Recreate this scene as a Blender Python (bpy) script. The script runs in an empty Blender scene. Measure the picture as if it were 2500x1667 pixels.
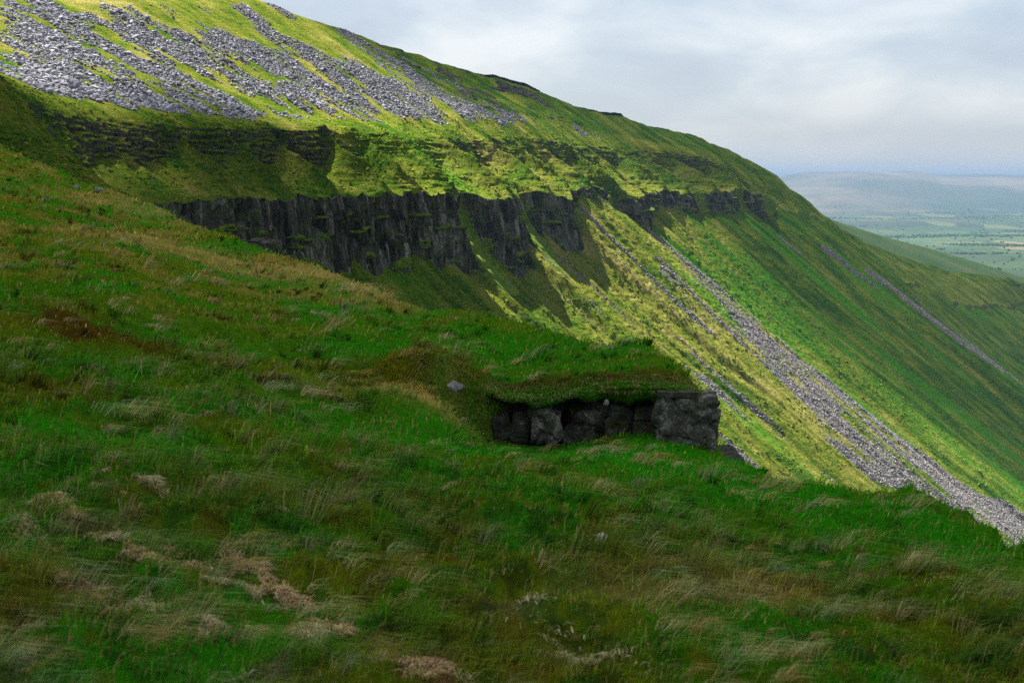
# High moorland valley side with a columned cliff, seen from the opposite grassy hill
import math, random
import numpy as np

# ------------------------------------------------------------------ noise
def _h(ix, iy, seed):
    n = (ix.astype(np.int64)*374761393 + iy.astype(np.int64)*668265263 + seed*1442695041) & 0xffffffff
    n = ((n ^ (n >> 13))*1274126177) & 0xffffffff
    n = (n ^ (n >> 16))
    return (n & 0xffff)/65535.0
def vnoise(x, y, seed=0):
    """value noise in [-1, 1]"""
    x = np.asarray(x, float); y = np.asarray(y, float)
    x, y = np.broadcast_arrays(x, y)
    ix = np.floor(x); iy = np.floor(y); fx = x-ix; fy = y-iy
    ux = fx*fx*fx*(fx*(fx*6-15)+10); uy = fy*fy*fy*(fy*(fy*6-15)+10)
    a = _h(ix, iy, seed); b = _h(ix+1, iy, seed); c = _h(ix, iy+1, seed); d = _h(ix+1, iy+1, seed)
    return 2*((a*(1-ux)+b*ux)*(1-uy)+(c*(1-ux)+d*ux)*uy)-1
def fbm(x, y, seed=0, octv=4, gain=.5):
    s = 0.; a = 1.; t = 0.
    x = np.asarray(x, float); y = np.asarray(y, float)
    for i in range(octv):
        s = s + a*vnoise(x, y, seed+i*17); t += a; a *= gain
        x, y = 1.93*x+.37*y+3.1, 1.93*y-.37*x+7.7
    return s/t*1.5
def sstep(a, b, x):
    t = np.clip((x-a)/(b-a), 0, 1); return t*t*(3-2*t)
def lerp(a, b, t): return a+(b-a)*t

# ------------------------------------------------------------------ far hillside, in valley-side coordinates
# k runs along the valley side (away from the viewer), t runs down the slope, z is height above the eye
DX, DY = .87, -.5
def base_xy(k, t): return -22+.5*k+DX*t, 530+.87*k+DY*t
def to_kt(x, y):
    X = x+22; Y = y-530; det = .5*DY-.87*DX
    return (X*DY-Y*DX)/det, (.5*Y-.87*X)/det

def k_axis():
    return np.concatenate([np.arange(-320, -125, 1.2), np.arange(-125, 335, .42), np.arange(335, 650, 1.1), np.arange(650, 1601, 3.5)])

PRES_K = [-400, 2, 5, 13, 16, 51, 54, 63, 66, 136,139,148,151, 169,172,175, 222, 232, 240, 252, 284, 292, 300, 308, 326, 334, 2000]
PRES_V = [1, 1,.08,.08, 1,  1, .1,.1, 1,  1, .35, .4, 1,  1,  .4, 1, 1, .25, .2, 1, 1, .35, .4, 1, 1, 0, 0]
RIBS = [(-118,6),(-95,6),(-70,5),(-41,6),(-22,7),(0,8),(38,8),(75,8),(98,6),(122,7),(150,7),(172,6),(200,8),(225,6),(262,7),(300,7)]
BUT_K = [-130,-95,-88,-70,-64,-48,-44,-36,-30,-22,-10, 0,  4, 9, 13, 19, 30, 44, 49, 56, 64, 72, 84, 92, 98,110,124,132,142,152,166,176,190,205,220,234,250,262,284,293,300,312,326,335,2000]
BUT_V = [ 1,  2,  -1.5, 0, -2, 0,  2,  1, -2,  1.5, 2,  2.5,1,-5,-5,  5,  6,  5,  -1,-4, -2.5, 3, 4,  3, -2, -4, -5, -4,  1,  3,  2, -1,  -2,-1,  1,  0,   2,  3,  1, -3, 0,   3,  1,  0, 0]
PROFILE_N = [14, 80, 120, 26, 44, 60, 46, 150, 90, 50]

def hill_surface():
    ks = k_axis(); sk = np.array([s[0] for s in STATIONS], float)
    R = np.array([s[1] for s in STATIONS], float)            # station, row, (t, z)
    kk = np.arange(-400, 1700, 1.)
    ctl = np.zeros((len(ks), 8, 2))
    for r in range(8):
        for c in range(2):
            v = np.interp(kk, sk, R[:, r, c])
            w = 13 if r < 7 else 7
            g = np.exp(-.5*(np.arange(-3*w, 3*w+1)/w)**2); g /= g.sum()
            near = np.convolve(np.pad(v, 3*w, mode='edge'), g, 'valid')
            w2 = 40; g = np.exp(-.5*(np.arange(-3*w2, 3*w2+1)/w2)**2); g /= g.sum()
            far = np.convolve(np.pad(v, 3*w2, mode='edge'), g, 'valid')
            m = sstep(330, 480, kk)
            # sharp fall of the lit rib into the hollow behind it stays sharp
            v = near*(1-m)+far*m
            ctl[:, r, c] = np.interp(ks, kk, v)
    pres = np.interp(ks, PRES_K, PRES_V)
    but = np.interp(ks, BUT_K, BUT_V)
    g = np.exp(-.5*(np.arange(-6, 7)/2.2)**2); g /= g.sum()
    but = np.convolve(np.pad(but, 6, mode='edge'), g, 'valid')
    but = (but*1.5 + 1.6*vnoise(ks/11, 3.3, 5) + .9*vnoise(ks/4.3, 1.2, 6))*np.clip(pres+.2, 0, 1)
    P = np.zeros((len(ks), 11, 2))
    P[:, :8] = ctl
    # rock band below the terrace: steeper where it crops out
    crag = np.interp(ks, [-260,-200,-140,-125,-40,-28,30,55,92,105,120,135,205,225,262,275,318,330,2000],
                     [0, .5, .7, 1, 1, .25, .1, .7, .7, .2, .3, .6, .7, .2, .4, .8, .6, .0, .0])
    P[:, 5, 0] = P[:, 4, 0]+(P[:, 5, 0]-P[:, 4, 0])*(1-.45*crag)
    P[:, 6, 0] += but*.55; P[:, 6, 1] += -.35*but+.5*vnoise(ks/5, 9.1, 8)
    zt = P[:, 6, 1]; zb0 = np.interp(ks, kk, np.convolve(np.pad(np.interp(kk, ks, np.minimum(P[:, 7, 1], zt-2)), 25, mode='edge'), np.ones(51)/51, 'valid'))
    zb0 = zb0+np.interp(ks, [84, 96, 112, 134, 150, 168], [0, 3.5, 5.5, 5.5, 3.5, 0])
    g0 = .80
    chute = (1-pres)*(ks < 200)
    P[:, 6, 0] -= 12*chute; P[:, 6, 1] -= 1.0*chute; zt = P[:, 6, 1]
    tch = np.clip((zt-1.10*12-(zb0+g0*4))/(1.10-g0), 4, 34); tch = np.where(ks > 215, np.minimum(tch, 10), tch)
    tb = lerp(tch, P[:, 6, 0]+3.2+but*.45, pres)
    zb = zb0-g0*(tb-4)-3.2*vnoise(ks/7, .5, 9)*pres-1.2*vnoise(ks/2.6, .5, 10)*pres-.5*but*pres
    fk = sstep(336, 356, ks)
    tb = lerp(tb, P[:, 6, 0]+4, fk); zb = lerp(zb, zt-3.2, fk); zb0 = lerp(zb0, zt-3.2, fk)
    P[:, 7, 0] = tb; P[:, 7, 1] = zb
    z7 = zb0; t7 = 4.+0*tb
    for j, (dt, tn) in enumerate([(62, .80), (175, .76), (340, .70)]):
        tn = np.interp(ks, [-400, 650, 850, 1050, 1300, 2000], [tn, tn, tn*.95, tn*.8, tn*.6, tn*.5])
        P[:, 8+j, 0] = t7+dt
        P[:, 8+j, 1] = z7-dt*tn
        if j: pass
    T = []; Z = []; U = []
    for j, n in enumerate(PROFILE_N):
        f = np.linspace(0, 1, n, endpoint=False)
        if j == len(PROFILE_N)-1: f = np.linspace(0, 1, n+1)
        if j == 7: f = f**1.25
        T.append(P[:, j, 0][:, None]*(1-f)+P[:, j+1, 0][:, None]*f)
        Z.append(P[:, j, 1][:, None]*(1-f)+P[:, j+1, 1][:, None]*f)
        U.append(j+f)
    T = np.concatenate(T, 1); Z = np.concatenate(Z, 1); U = np.concatenate(U)
    K = np.repeat(ks[:, None], T.shape[1], 1)
    # soften the breaks of slope (not at the cliff)
    def soft(A, lo, hi, w):
        i0 = np.searchsorted(U, lo); i1 = np.searchsorted(U, hi)
        g = np.exp(-.5*(np.arange(-3*w, 3*w+1)/w)**2); g /= g.sum()
        seg = A[:, i0:i1]
        pad = np.concatenate([2*seg[:, :1]-seg[:, 3*w:0:-1], seg, 2*seg[:, -1:]-seg[:, -2:-3*w-2:-1]], 1)
        out = np.zeros_like(seg)
        for q, gg in enumerate(g): out += gg*pad[:, q:q+seg.shape[1]]
        A[:, i0:i1] = out
    soft(T, 0, 4.02, 6); soft(Z, 0, 4.02, 6); soft(T, 0, 6, 3); soft(Z, 0, 6, 3); soft(T, 7, 10, 14); soft(Z, 7, 10, 14)
    crag2 = crag[:, None]; pres2 = pres[:, None]
    # ---- relief
    up = sstep(0, .6, U)*(1-sstep(3.0, 3.4, U))
    Z += up*(1.3*fbm(K/22, T/60, 21, 3)+.45*fbm(K/5, T/9, 22, 3))
    mid = sstep(3.3, 4.2, U)*(1-sstep(5.9, 6.05, U))
    mid = mid*np.interp(K, [300, 420, 700], [1, .5, 0])
    warp = K+5*vnoise(K/30, T/25, 23)+(T+15)*.15
    rib = 1-np.abs(vnoise(warp/15, 0.3+T/160, 24))*2.0
    rib2 = 1-np.abs(vnoise(warp/6, 4.3+T/60, 25))*2.0
    prof = sstep(3.3, 5.2, U)*(1-.55*sstep(5.5, 6.0, U))
    big = np.zeros_like(K)
    for k0, w in RIBS: big = np.maximum(big, np.exp(-np.abs(K-k0+(T+2)*.12+1.5*vnoise(T/9, k0*1.7, 20))/(w*.75)))
    Z += mid*prof*(10.*(big-.45)+1.0*rib+.9*rib2)
    # stratified ledges (step the surface out and in with height)
    hh = Z/2.1+.7*vnoise(Z/2.9, K/60, 26)+.45*vnoise(K/26, .7, 19)+.22*vnoise(K/4, Z/9, 18)
    saw = (hh-np.floor(hh))
    led = mid*sstep(3.8, 4.3, U)*np.clip(-.05+1.3*fbm(K/7, Z/2.2, 27, 3)+.40*crag2*(U < 5.1), 0, 1.2)
    led = led*np.interp(K, [330, 420], [1, .15])
    T += led*(1.25*(saw**2.2-.4))+mid*crag2*np.clip(1-np.abs(U-4.5)/.62, 0, 1)*(1.9*fbm(K/3.0, Z/8, 28, 4)+.9*np.abs(fbm(K/1.3, Z/2.5, 17, 3)))
    Z += mid*.42*fbm(K/2.2, T/2.2, 29, 4)
    # crags in the back hill
    bh = (1-sstep(2.9, 3.3, U))*sstep(1.1, 1.3, U)*sstep(100, 125, K)*(1-sstep(330, 400, K))
    rockb = bh*(1-sstep(180, 230, K))*sstep(.25, .5, fbm(K/11, Z/5+3, 31, 3))
    T += rockb*1.6*fbm(K/2.5, Z/4, 32, 3)
    # cliff
    ci = (U >= 6)*(U <= 7)
    f = np.clip(U-6, 0, 1)[None, :]
    cell = np.cumsum(.8+2.2*np.array([_h(np.array([i]), np.array([3]), 77)[0] for i in range(700)]))-330
    cid = np.searchsorted(cell, ks+.8*vnoise(ks/9, 2.2, 34))[:, None]
    cid = np.repeat(cid, T.shape[1], 1)
    seg = np.floor(f*3.2+2.5*_h(cid, cid*0+5, 35)+.0*K)
    colo = (_h(cid, seg, 36)-.5)*2.0
    colo2 = (_h(np.floor(cid/3.), np.floor(seg/2), 37)-.5)*2.6
    env = np.sin(np.pi*np.clip(f, 0, 1))**.35
    cl = pres2*ci
    T += cl*env*(colo*.85+colo2*1.15+.3*fbm(K/.9, Z/5, 38, 3)+1.1*fbm(K/8, Z/9, 39, 3)*(f > .1))
    topj = (1-f)**6*cl
    Z += topj*(1.5*(_h(cid, cid*0+9, 40)-.6)+1.2*vnoise(K/7, .4, 12))
    # grassy shelves breaking the cliff
    edge_d = np.min(np.abs(ks[:, None]+(.8*vnoise(ks/9, 2.2, 34))[:, None]-cell[None]), axis=1)[:, None]
    T -= cl*env*1.0*np.exp(-(edge_d/.32)**2)
    rc = np.random.default_rng(5); ck = -135.
    while ck < 330:
        ck += rc.uniform(5, 16); dp = rc.uniform(1.5, 4.5); wd = rc.uniform(.6, 1.5); ln = rc.uniform(-3, 3)
        T -= cl*env*dp*np.exp(-((K-ck-ln*f)/wd)**2)
    ch = (1-pres2)*ci*np.sin(np.pi*np.clip(f, 0, 1))
    Z += ch*(-3.0+1.6*fbm(K/3.5, T/5, 11, 4))
    T += ch*1.3*fbm(K/2.5, Z/2.5, 13, 4)
    shelf = np.clip(fbm(K/8, Z/1.6+8, 41, 3)-.42, 0, 1)*cl*sstep(.15, .35, f)
    T += shelf*3.2*env
    # lower slope: gullies and ribs running down the fall line
    dn = np.clip((T-P[:, 7, 0][:, None]), 0, 400)
    low = (U > 7)*1.0
    ramp = np.clip(dn/18, 0, 1)*low
    frk = sstep(330, 400, K)
    ramp = np.maximum(ramp, frk*sstep(.9, 2.8, U))
    wk = K+5*vnoise(K/40, T/60, 43)+3.*vnoise(K/22, T/23, 15)
    farm = np.interp(K, [120, 240, 400], [0, .6, 1])
    Z += ramp*((1-.4*farm)*1.0*vnoise(wk/13, T/120, 44)+.75*vnoise(wk/5.2, T/60, 45)*(1-farm*.4)+.3*vnoise(wk/2.3, T/40, 16)*(1-farm))
    mid_k = sstep(-60, 10, K)*(1-sstep(185, 230, K))
    Z += ramp*mid_k*(1.5*(.5-np.abs(vnoise((wk+.03*T)/8.5, T/150, 103)))+.7*(.5-np.abs(vnoise(wk/3.6, T/90, 104))))
    Z += ramp*farm*(3.6*(1-2*np.abs(vnoise(wk/34, T/300, 46)))+1.0*vnoise(wk/14, T/200, 47))*np.interp(K, [900, 1200], [1, .4])
    Z += ramp*.34*fbm(K/2.6, T/1.7, 48, 4)*(1-.6*sstep(200, 330, K))
    # far upper slopes right of the cliff
    fr = (1-sstep(6.9, 7.2, U))*sstep(.9, 1.6, U)*sstep(320, 420, K)
    Z += fr*(.6*fbm(K/8, T/10, 50, 3))*np.interp(U, [.9, 2, 7], [.2, 1, 1])
    # sheep-step texture of the steep turf
    near_k = 1-sstep(330, 520, K)
    stp = fbm(K/4.5+.3*Z, Z/.85, 101, 3)
    T += near_k*mid*sstep(3.5, 4.0, U)*.42*stp
    T += near_k*ramp*(1-sstep(8.2, 9.0, U))*.26*fbm(K/3.2+.25*Z, Z/1.0, 102, 3)*(1-sstep(170, 260, K))
    # ---- masks
    gt = np.gradient(T, axis=1); gz = np.gradient(Z, axis=1)
    steep = np.abs(gz)/np.sqrt(gt*gt+gz*gz+1e-9)
    rock = np.zeros_like(T)
    rock = np.maximum(rock, cl*np.clip(1.15-shelf*4-.35*(fbm(K/6, Z/7, 51, 3) > .45), 0, 1)*sstep(-.01, .03, f))
    rock = np.maximum(rock, mid*(U > 3.9)*(U < 5.3)*sstep(.74, .9, steep)*sstep(.15, .55, crag2+.5*fbm(K/9, Z/5, 52, 3)))
    rock = np.maximum(rock, mid*sstep(.9, .97, steep)*sstep(.0, .5, fbm(K/9, Z/5, 57, 3)))
    rock = np.maximum(rock, rockb*.9)
    x, y = base_xy(K, T)
    return dict(ctone=cl*_h(cid, seg, 14), K=K, T=T, Z=Z, U=U, X=x, Y=y, rock=rock, f=f+0*T)

def in_poly(px, py, poly):
    poly = np.asarray(poly, float); n = len(poly)
    c = np.zeros(np.shape(px), bool); j = n-1
    for i in range(n):
        xi, yi = poly[i]; xj, yj = poly[j]
        if yi != yj:
            c ^= ((yi > py) != (yj > py)) & (px < (xj-xi)*(py-yi)/(yj-yi)+xi)
        j = i
    return c

# ------------------------------------------------------------------ near hill the viewer stands on (height field)
EDGE_A = [-.50,-.36,-.302,-.238,-.179,-.146,-.0998,-.054,.0073,.0533,.093,.1176,.137,.1455,.150,.167,.191,.277,.329,.36,.42,.55]
EDGE_R = [150, 130, 112, 92, 77, 70, 62, 57, 53, 49, 46, 42.5, 38.5, 36.6, 34.2, 33, 30, 26.5, 23, 20.5, 18, 16]
def step_field(X, Y):
    """the low rock step: 1 on the turf above, 0 on the shelf below"""
    yf = 36.2+.25*np.sin(X*1.9)+.12*np.sin(X*5.1+1)
    side = sstep(-4.6, -1.1, X)*(1-sstep(4.75, 5.05, X))
    return sstep(-.22, .22, Y-yf)*side
def _rbf():
    p = np.array(GROUND_POINTS, float)
    a = p[:, 0]/p[:, 1]*4; b = np.log(p[:, 1])
    zz = p[:, 2]-1.15*step_field(p[:, 0], p[:, 1])
    q = zz/p[:, 1]*10
    n = len(p)
    def phi(r): return r*r*np.log(r+1e-9)
    d = np.hypot(a[:, None]-a[None], b[:, None]-b[None])
    A = np.zeros((n+3, n+3)); A[:n, :n] = phi(d)+np.eye(n)*.0008
    A[:n, n] = 1; A[:n, n+1] = a; A[:n, n+2] = b; A[n:, :n] = A[:n, n:].T
    w = np.linalg.solve(A, np.concatenate([q, [0, 0, 0]]))
    return a, b, w, phi
_R = None
def ground_z(X, Y, detail=True):
    global _R
    if _R is None: _R = _rbf()
    X = np.asarray(X, float); Y = np.asarray(Y, float); shp = X.shape; X = X.ravel(); Y = Y.ravel()
    out = np.zeros(len(X))
    for s in range(0, len(X), 200000):
        x = X[s:s+200000]; yy = Y[s:s+200000]; y = np.maximum(yy, 3.)
        A = np.clip(x/y, -.45, .45); er = np.interp(x/y, EDGE_A, EDGE_R)
        yc = np.minimum(y, er+2)
        yc = np.maximum(yc, 6.)
        a, b, w, phi = _R
        pa = A*4; pb = np.log(yc)
        q = w[-3]+w[-2]*pa+w[-1]*pb
        for i in range(len(a)): q = q+w[i]*phi(np.hypot(pa-a[i], pb-b[i]))
        z = q/10*yc
        z = z+1.15*step_field(x, y)*sstep(0, 1, (er+3-y))
        # beyond the brow the ground falls away into the valley
        over = np.maximum(y-er, 0)
        z = z-.78*over*over/(over+2.5)
        z = np.where(yy < 6, z+(yy-6)*-.12, z)
        if detail:
            sc = np.clip(y/20, .35, 2.2)
            flat = np.clip(1.6*np.exp(-(((x-2.6)/4.)**2+((y-32)/5.)**2)), 0, 1)
            z = z-.20*np.exp(-(((x-2.8)/3.)**2+((y-34)/2.2)**2))+(1-.85*flat)*(np.interp(y, [5, 12, 30, 50, 70], [.10, .20, .24, .10, .12])*fbm(x/1.4, y/1.9, 61, 4)+np.interp(y, [8, 25, 60], [.13, .12, .08])*fbm(x/.42, y/.55, 62, 3))
            z = z+np.interp(y, [10, 25, 40, 70, 120], [0, .16, .10, .10, .3])*fbm(x/5, y/7, 63, 2)
        out[s:s+200000] = np.maximum(z, -236)
    return out.reshape(shp)

# ---- measured profiles and outlines
STATIONS = [
 (-320, [(-260.0, 80.0), (-180.0, 75.0), (-90.0, 52.0), (-20.0, 36.0), (20.0, 30.0), (45.0, 15.0), (75.0, -8.0), (80.0, -20.0)]),
 (-250, [(-260.0, 100.0), (-180.0, 88.0), (-90.0, 58.0), (0.0, 38.0), (52.3, 23.7), (70.0, 13.9), (97.3, -3.0), (101.0, -8.0)]),
 (-200, [(-260.0, 100.0), (-180.0, 90.0), (-90.0, 58.0), (-30.0, 30.0), (-5.0, 24.0), (18.0, 4.0), (30.0, -7.0), (35.0, -24.0)]),
 (-150, [(-260.0, 100.0), (-180.0, 90.0), (-103.3, 41.4), (-44.9, 24.8), (-30.9, 18.0), (-22.7, 8.3), (0.7, -4.8), (4.0, -29.0)]),
 (-100, [(-260.0, 100.0), (-200.0, 80.0), (-122.0, 53.0), (-47.5, 23.0), (-32.5, 17.1), (-17.6, 5.5), (0.4, -5.1), (4.0, -30.0)]),
 (-50, [(-260.0, 100.0), (-200.0, 88.0), (-132.0, 64.6), (-46.9, 22.8), (-30.9, 18.4), (-21.7, 6.3), (0.2, -5.2), (4.0, -32.5)]),
 (0, [(-280.0, 110.0), (-220.0, 98.0), (-134.5, 74.2), (-48.6, 24.5), (-32.6, 17.6), (-22.1, 9.3), (0.1, -4.0), (4.0, -28.5)]),
 (60, [(-280.0, 112.0), (-220.0, 102.0), (-133.6, 82.0), (-45.4, 24.4), (-33.4, 15.7), (-22.9, 6.6), (-0.0, -4.9), (4.0, -26.5)]),
 (78, [(-280.0, 112.0), (-153.5, 83.4), (-104.1, 59.3), (-46.0, 26.5), (-34.8, 16.1), (-22.9, 6.3), (-0.3, -5.6), (4.0, -25.0)]),
 (130, [(-220.0, 66.0), (-124.1, 66.2), (-101.4, 53.4), (-57.8, 35.7), (-37.0, 19.9), (-23.4, 7.3), (-0.3, -6.8), (4.0, -22.5)]),
 (180, [(-200.0, 50.0), (-89.8, 52.6), (-77.2, 42.9), (-59.7, 32.3), (-37.8, 16.4), (-23.5, 5.7), (-0.5, -6.9), (4.0, -19.0)]),
 (235, [(-200.0, 38.0), (-76.5, 41.8), (-64.7, 34.6), (-53.1, 27.5), (-37.8, 15.2), (-25.2, 6.1), (-0.7, -6.2), (4.0, -17.0)]),
 (280, [(-200.0, 28.0), (-64.4, 34.9), (-53.7, 28.2), (-43.0, 20.8), (-31.3, 14.8), (-19.5, 2.8), (-0.8, -5.2), (4.0, -15.0)]),
 (324, [(-200.0, 20.0), (-60.1, 30.9), (-50.4, 26.2), (-38.1, 20.5), (-25.9, 11.0), (-16.4, 1.7), (-0.6, -6.1), (4.0, -21.0)]),
 (370, [(-200.0, 0.0), (-51.5, 25.6), (-43.0, 19.0), (-31.6, 10.5), (-20.4, 0.0), (-9.2, -8.6), (-0.7, -15.7), (4.0, -20.0)]),
 (420, [(-200.0, -10.0), (-48.0, 17.2), (-40.6, 11.6), (-30.2, 1.9), (-18.5, -7.7), (-8.4, -16.6), (-0.6, -23.1), (4.0, -29.0)]),
 (520, [(-200.0, -50.0), (-53.3, -4.0), (-45.2, -10.6), (-34.0, -20.0), (-21.3, -30.4), (-10.3, -39.3), (-0.0, -47.2), (4.0, -52.0)]),
 (650, [(-200.0, -90.0), (-62.1, -33.5), (-53.2, -40.2), (-40.8, -50.2), (-26.8, -60.0), (-12.9, -69.8), (0.8, -79.4), (4.0, -84.0)]),
 (800, [(-250.0, -120.0), (-85.1, -53.2), (-73.2, -59.9), (-53.5, -71.7), (-34.1, -84.4), (-14.9, -97.8), (1.4, -109.6), (4.0, -114.0)]),
 (1000, [(-250.0, -150.0), (-67.7, -88.6), (-54.7, -91.3), (-41.7, -96.5), (-28.8, -103.5), (-11.6, -114.9), (1.7, -125.2), (4.0, -130.0)]),
 (1200, [(-250.0, -160.0), (-20.1, -109.1), (-15.4, -112.3), (-11.5, -117.0), (-7.6, -121.7), (-2.7, -128.8), (1.6, -134.4), (4.0, -136.0)]),
 (1600, [(-250.0, -190.0), (-60.0, -170.0), (-45.0, -172.0), (-30.0, -175.0), (-20.0, -178.0), (-10.0, -182.0), (0.0, -186.0), (4.0, -189.0)])]
GROUND_POINTS = [(-2.61, 7.0, -2.55), (-1.37, 7.5, -2.73), (0.0, 8.0, -2.91), (1.68, 8.5, -3.09), (3.54, 9.5, -3.46), (-3.15, 8.5, -2.63), (-1.69, 9.3, -2.88), (0.0, 10.2, -3.15), (2.26, 11.5, -3.56), (4.81, 13.0, -4.02), (-3.68, 10.0, -2.61), (-2.33, 11.0, -2.87), (-0.69, 12.5, -3.26), (1.52, 15.0, -3.91), (4.36, 18.0, -4.69), (7.0, 19.0, -5.17), (-4.58, 12.5, -2.66), (-3.26, 13.5, -2.88), (-1.88, 16.0, -3.46), (0.15, 20.0, -4.32), (3.3, 25.0, -5.4), (5.45, 28.0, -6.01), (7.34, 26.0, -6.03), (7.4, 22.0, -5.56), (-5.83, 16.0, -2.7), (-4.75, 17.5, -2.95), (-3.49, 19.5, -3.48), (-2.98, 22.0, -4.2), (-1.48, 27.0, -5.24), (1.2, 31.0, -6.03), (4.76, 33.0, -6.59), (5.59, 33.0, -6.77), (-7.27, 20.0, -2.75), (-6.01, 21.0, -3.02), (-4.71, 22.5, -3.52), (-3.36, 26.0, -4.59), (-2.48, 29.0, -5.12), (-0.78, 33.0, -6.04), (-4.81, 27.0, -4.05), (-6.47, 27.0, -3.63), (-8.13, 27.0, -3.21), (-9.41, 26.0, -2.77), (-6.48, 31.0, -4.26), (-3.96, 34.0, -5.1), (-1.96, 36.0, -5.4), (-13.71, 38.0, -2.76), (-8.84, 37.0, -3.82), (-4.76, 41.0, -5.13), (-0.94, 40.0, -5.5), (2.04, 38.0, -5.34), (4.39, 38.0, -5.34), (-11.9, 50.0, -3.63), (-5.78, 50.0, -4.86), (-1.08, 46.0, -5.47), (2.42, 45.0, -5.56), (4.2, 42.0, -5.38), (-22.26, 62.0, -2.03), (-16.6, 62.0, -2.6), (-10.95, 62.0, -4.31), (-5.81, 58.0, -4.83), (-2.92, 54.0, -5.33), (0.37, 50.0, -5.51), (-33.97, 95.0, 0.34), (-28.25, 95.0, -1.38), (-19.9, 84.0, -2.75), (-14.32, 76.0, -3.65), (-9.92, 68.0, -4.2), (-44.62, 125.0, 2.53), (-39.23, 120.0, 1.34), (-32.42, 108.0, -0.59), (-25.27, 98.0, -1.57)]
SUN_E = 5.0
EXPOSURE = 2.3
SKY_SCALE = 2.3
SKY_OFF = (0.4, 0.2, 0)
SKY_STOPS = [(.36, (.98, 1.12, 1.32)), (.46, (1.14, 1.28, 1.45)), (.53, (1.38, 1.48, 1.58)), (.62, (1.70, 1.74, 1.78))]
HAZE_D = 7.6e-5
HAZE_C = (.19, .285, .43)
N_UP = 80000
N_LOW = 110000
N_TURF = 330000
N_TUS = 13000
N_STALK = 9000
# bright turf: k, t, half widths, amount
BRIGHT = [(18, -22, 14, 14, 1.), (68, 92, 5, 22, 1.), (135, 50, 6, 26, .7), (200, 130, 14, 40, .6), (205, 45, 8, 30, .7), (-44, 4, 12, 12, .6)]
HILL_TOP = [-60, -20, 40, 110, 130, 130, 118, 60, 40, 50, 40, 25, 0]
ZONES = [ # x, y, half widths, what grows there, amount
 (1.5, 29, 5.0, 6.0, 'lush', 1.), (5.5, 21, 2.5, 4, 'lush', .8), (3, 34, 3, 1.6, 'lush', .9), (4.2, 24, 3.0, 4.5, 'lush', .9), (-1.2, 27, 2.4, 3., 'lush', .9), (-4.6, 15.5, 1.8, 2., 'lush', .8), (-.5, 45, 6, 7, 'lush', .6), (-1.9, 9.0, .8, 1.2, 'lush', .5),
 (-6.2, 30, 2.2, 2.0, 'brown', 1.), (-8, 28, 1.8, 1.5, 'brown', .9), (-4.6, 30.5, 1.2, 1.6, 'dark', .8), (-10, 31, 2, 2, 'brown', .8), (-1.5, 38, 3.5, 1.6, 'brown', .6), (1.8, 37.2, 3.2, .8, 'brown', .9), (-2.4, 35.2, 1.5, 1.6, 'straw', .8), (-3.4, 36.6, 1.5, 1., 'olive', .8),
 (-16, 66, 3.5, 5, 'straw', .8), (-10.5, 66, 3, 4, 'straw', 1.), (-6, 59, 2.5, 4, 'straw', .8), (-24, 95, 6, 9, 'straw', .6),
 (-3.72, 11.38, 0.12, 0.18, 'red', 0.9), (-3.48, 11.09, 0.13, 0.20, 'pale', 1), (-3.27, 10.88, 0.12, 0.18, 'red', 1), (-2.52, 10.90, 0.1, 0.15, 'red', 0.6), (-2.05, 10.88, 0.1, 0.15, 'red', 0.7), (-2.92, 11.29, 0.08, 0.12, 'pale', 0.5), (-2.74, 10.22, 0.09, 0.14, 'red', 0.6), (-1.69, 10.31, 0.09, 0.14, 'red', 0.6), (-2.85, 9.26, 0.15, 0.22, 'red', 1), (-2.91, 9.65, 0.08, 0.12, 'pale', 0.5), (-2.48, 9.26, 0.1, 0.15, 'pale', 0.8), (-2.17, 9.03, 0.13, 0.20, 'pale', 0.8), (-1.95, 8.84, 0.09, 0.14, 'pale', 1), (-1.99, 10.05, 0.14, 0.21, 'pale', 0.5), (-1.44, 9.03, 0.07, 0.11, 'pale', 1), (-1.27, 8.75, 0.06, 0.09, 'pale', 0.8), (-1.07, 9.09, 0.1, 0.15, 'red', 0.9), (-0.91, 8.86, 0.14, 0.21, 'red', 1), (-0.76, 8.41, 0.1, 0.15, 'red', 0.7), (-0.61, 8.13, 0.12, 0.18, 'red', 1), (-0.48, 7.73, 0.12, 0.18, 'red', 1), (-0.38, 7.50, 0.1, 0.15, 'red', 0.8), (-0.13, 7.45, 0.14, 0.21, 'pale', 0.5), (-3.71, 10.56, 0.1, 0.15, 'pale', 0.5), (-3.24, 12.64, 0.06, 0.09, 'pale', 0.8), (-2.18, 12.83, 0.06, 0.09, 'pale', 0.6), (-3.55, 12.25, 0.07, 0.11, 'pale', 0.5), (0.33, 9.43, 0.12, 0.18, 'pale', 0.5), (-1.31, 7.45, 0.1, 0.15, 'pale', 0.8), (0.01, 10.45, 0.2, 0.30, 'pale', 0.3), (0.39, 8.86, 0.22, 0.33, 'pale', 0.35), (-2.98, 10.50, 0.1, 0.15, 'pale', 0.5),
 (2.2, 12.3, .5, .8, 'straw', .5), (.9, 11.5, .5, .8, 'straw', .4)]
SHORT = [(1.8, 29, 5.5, 5.5), (4.5, 24.5, 3., 4.), (-.8, 28, 2.5, 3.5), (5.5, 20, 2., 3.)]
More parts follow.
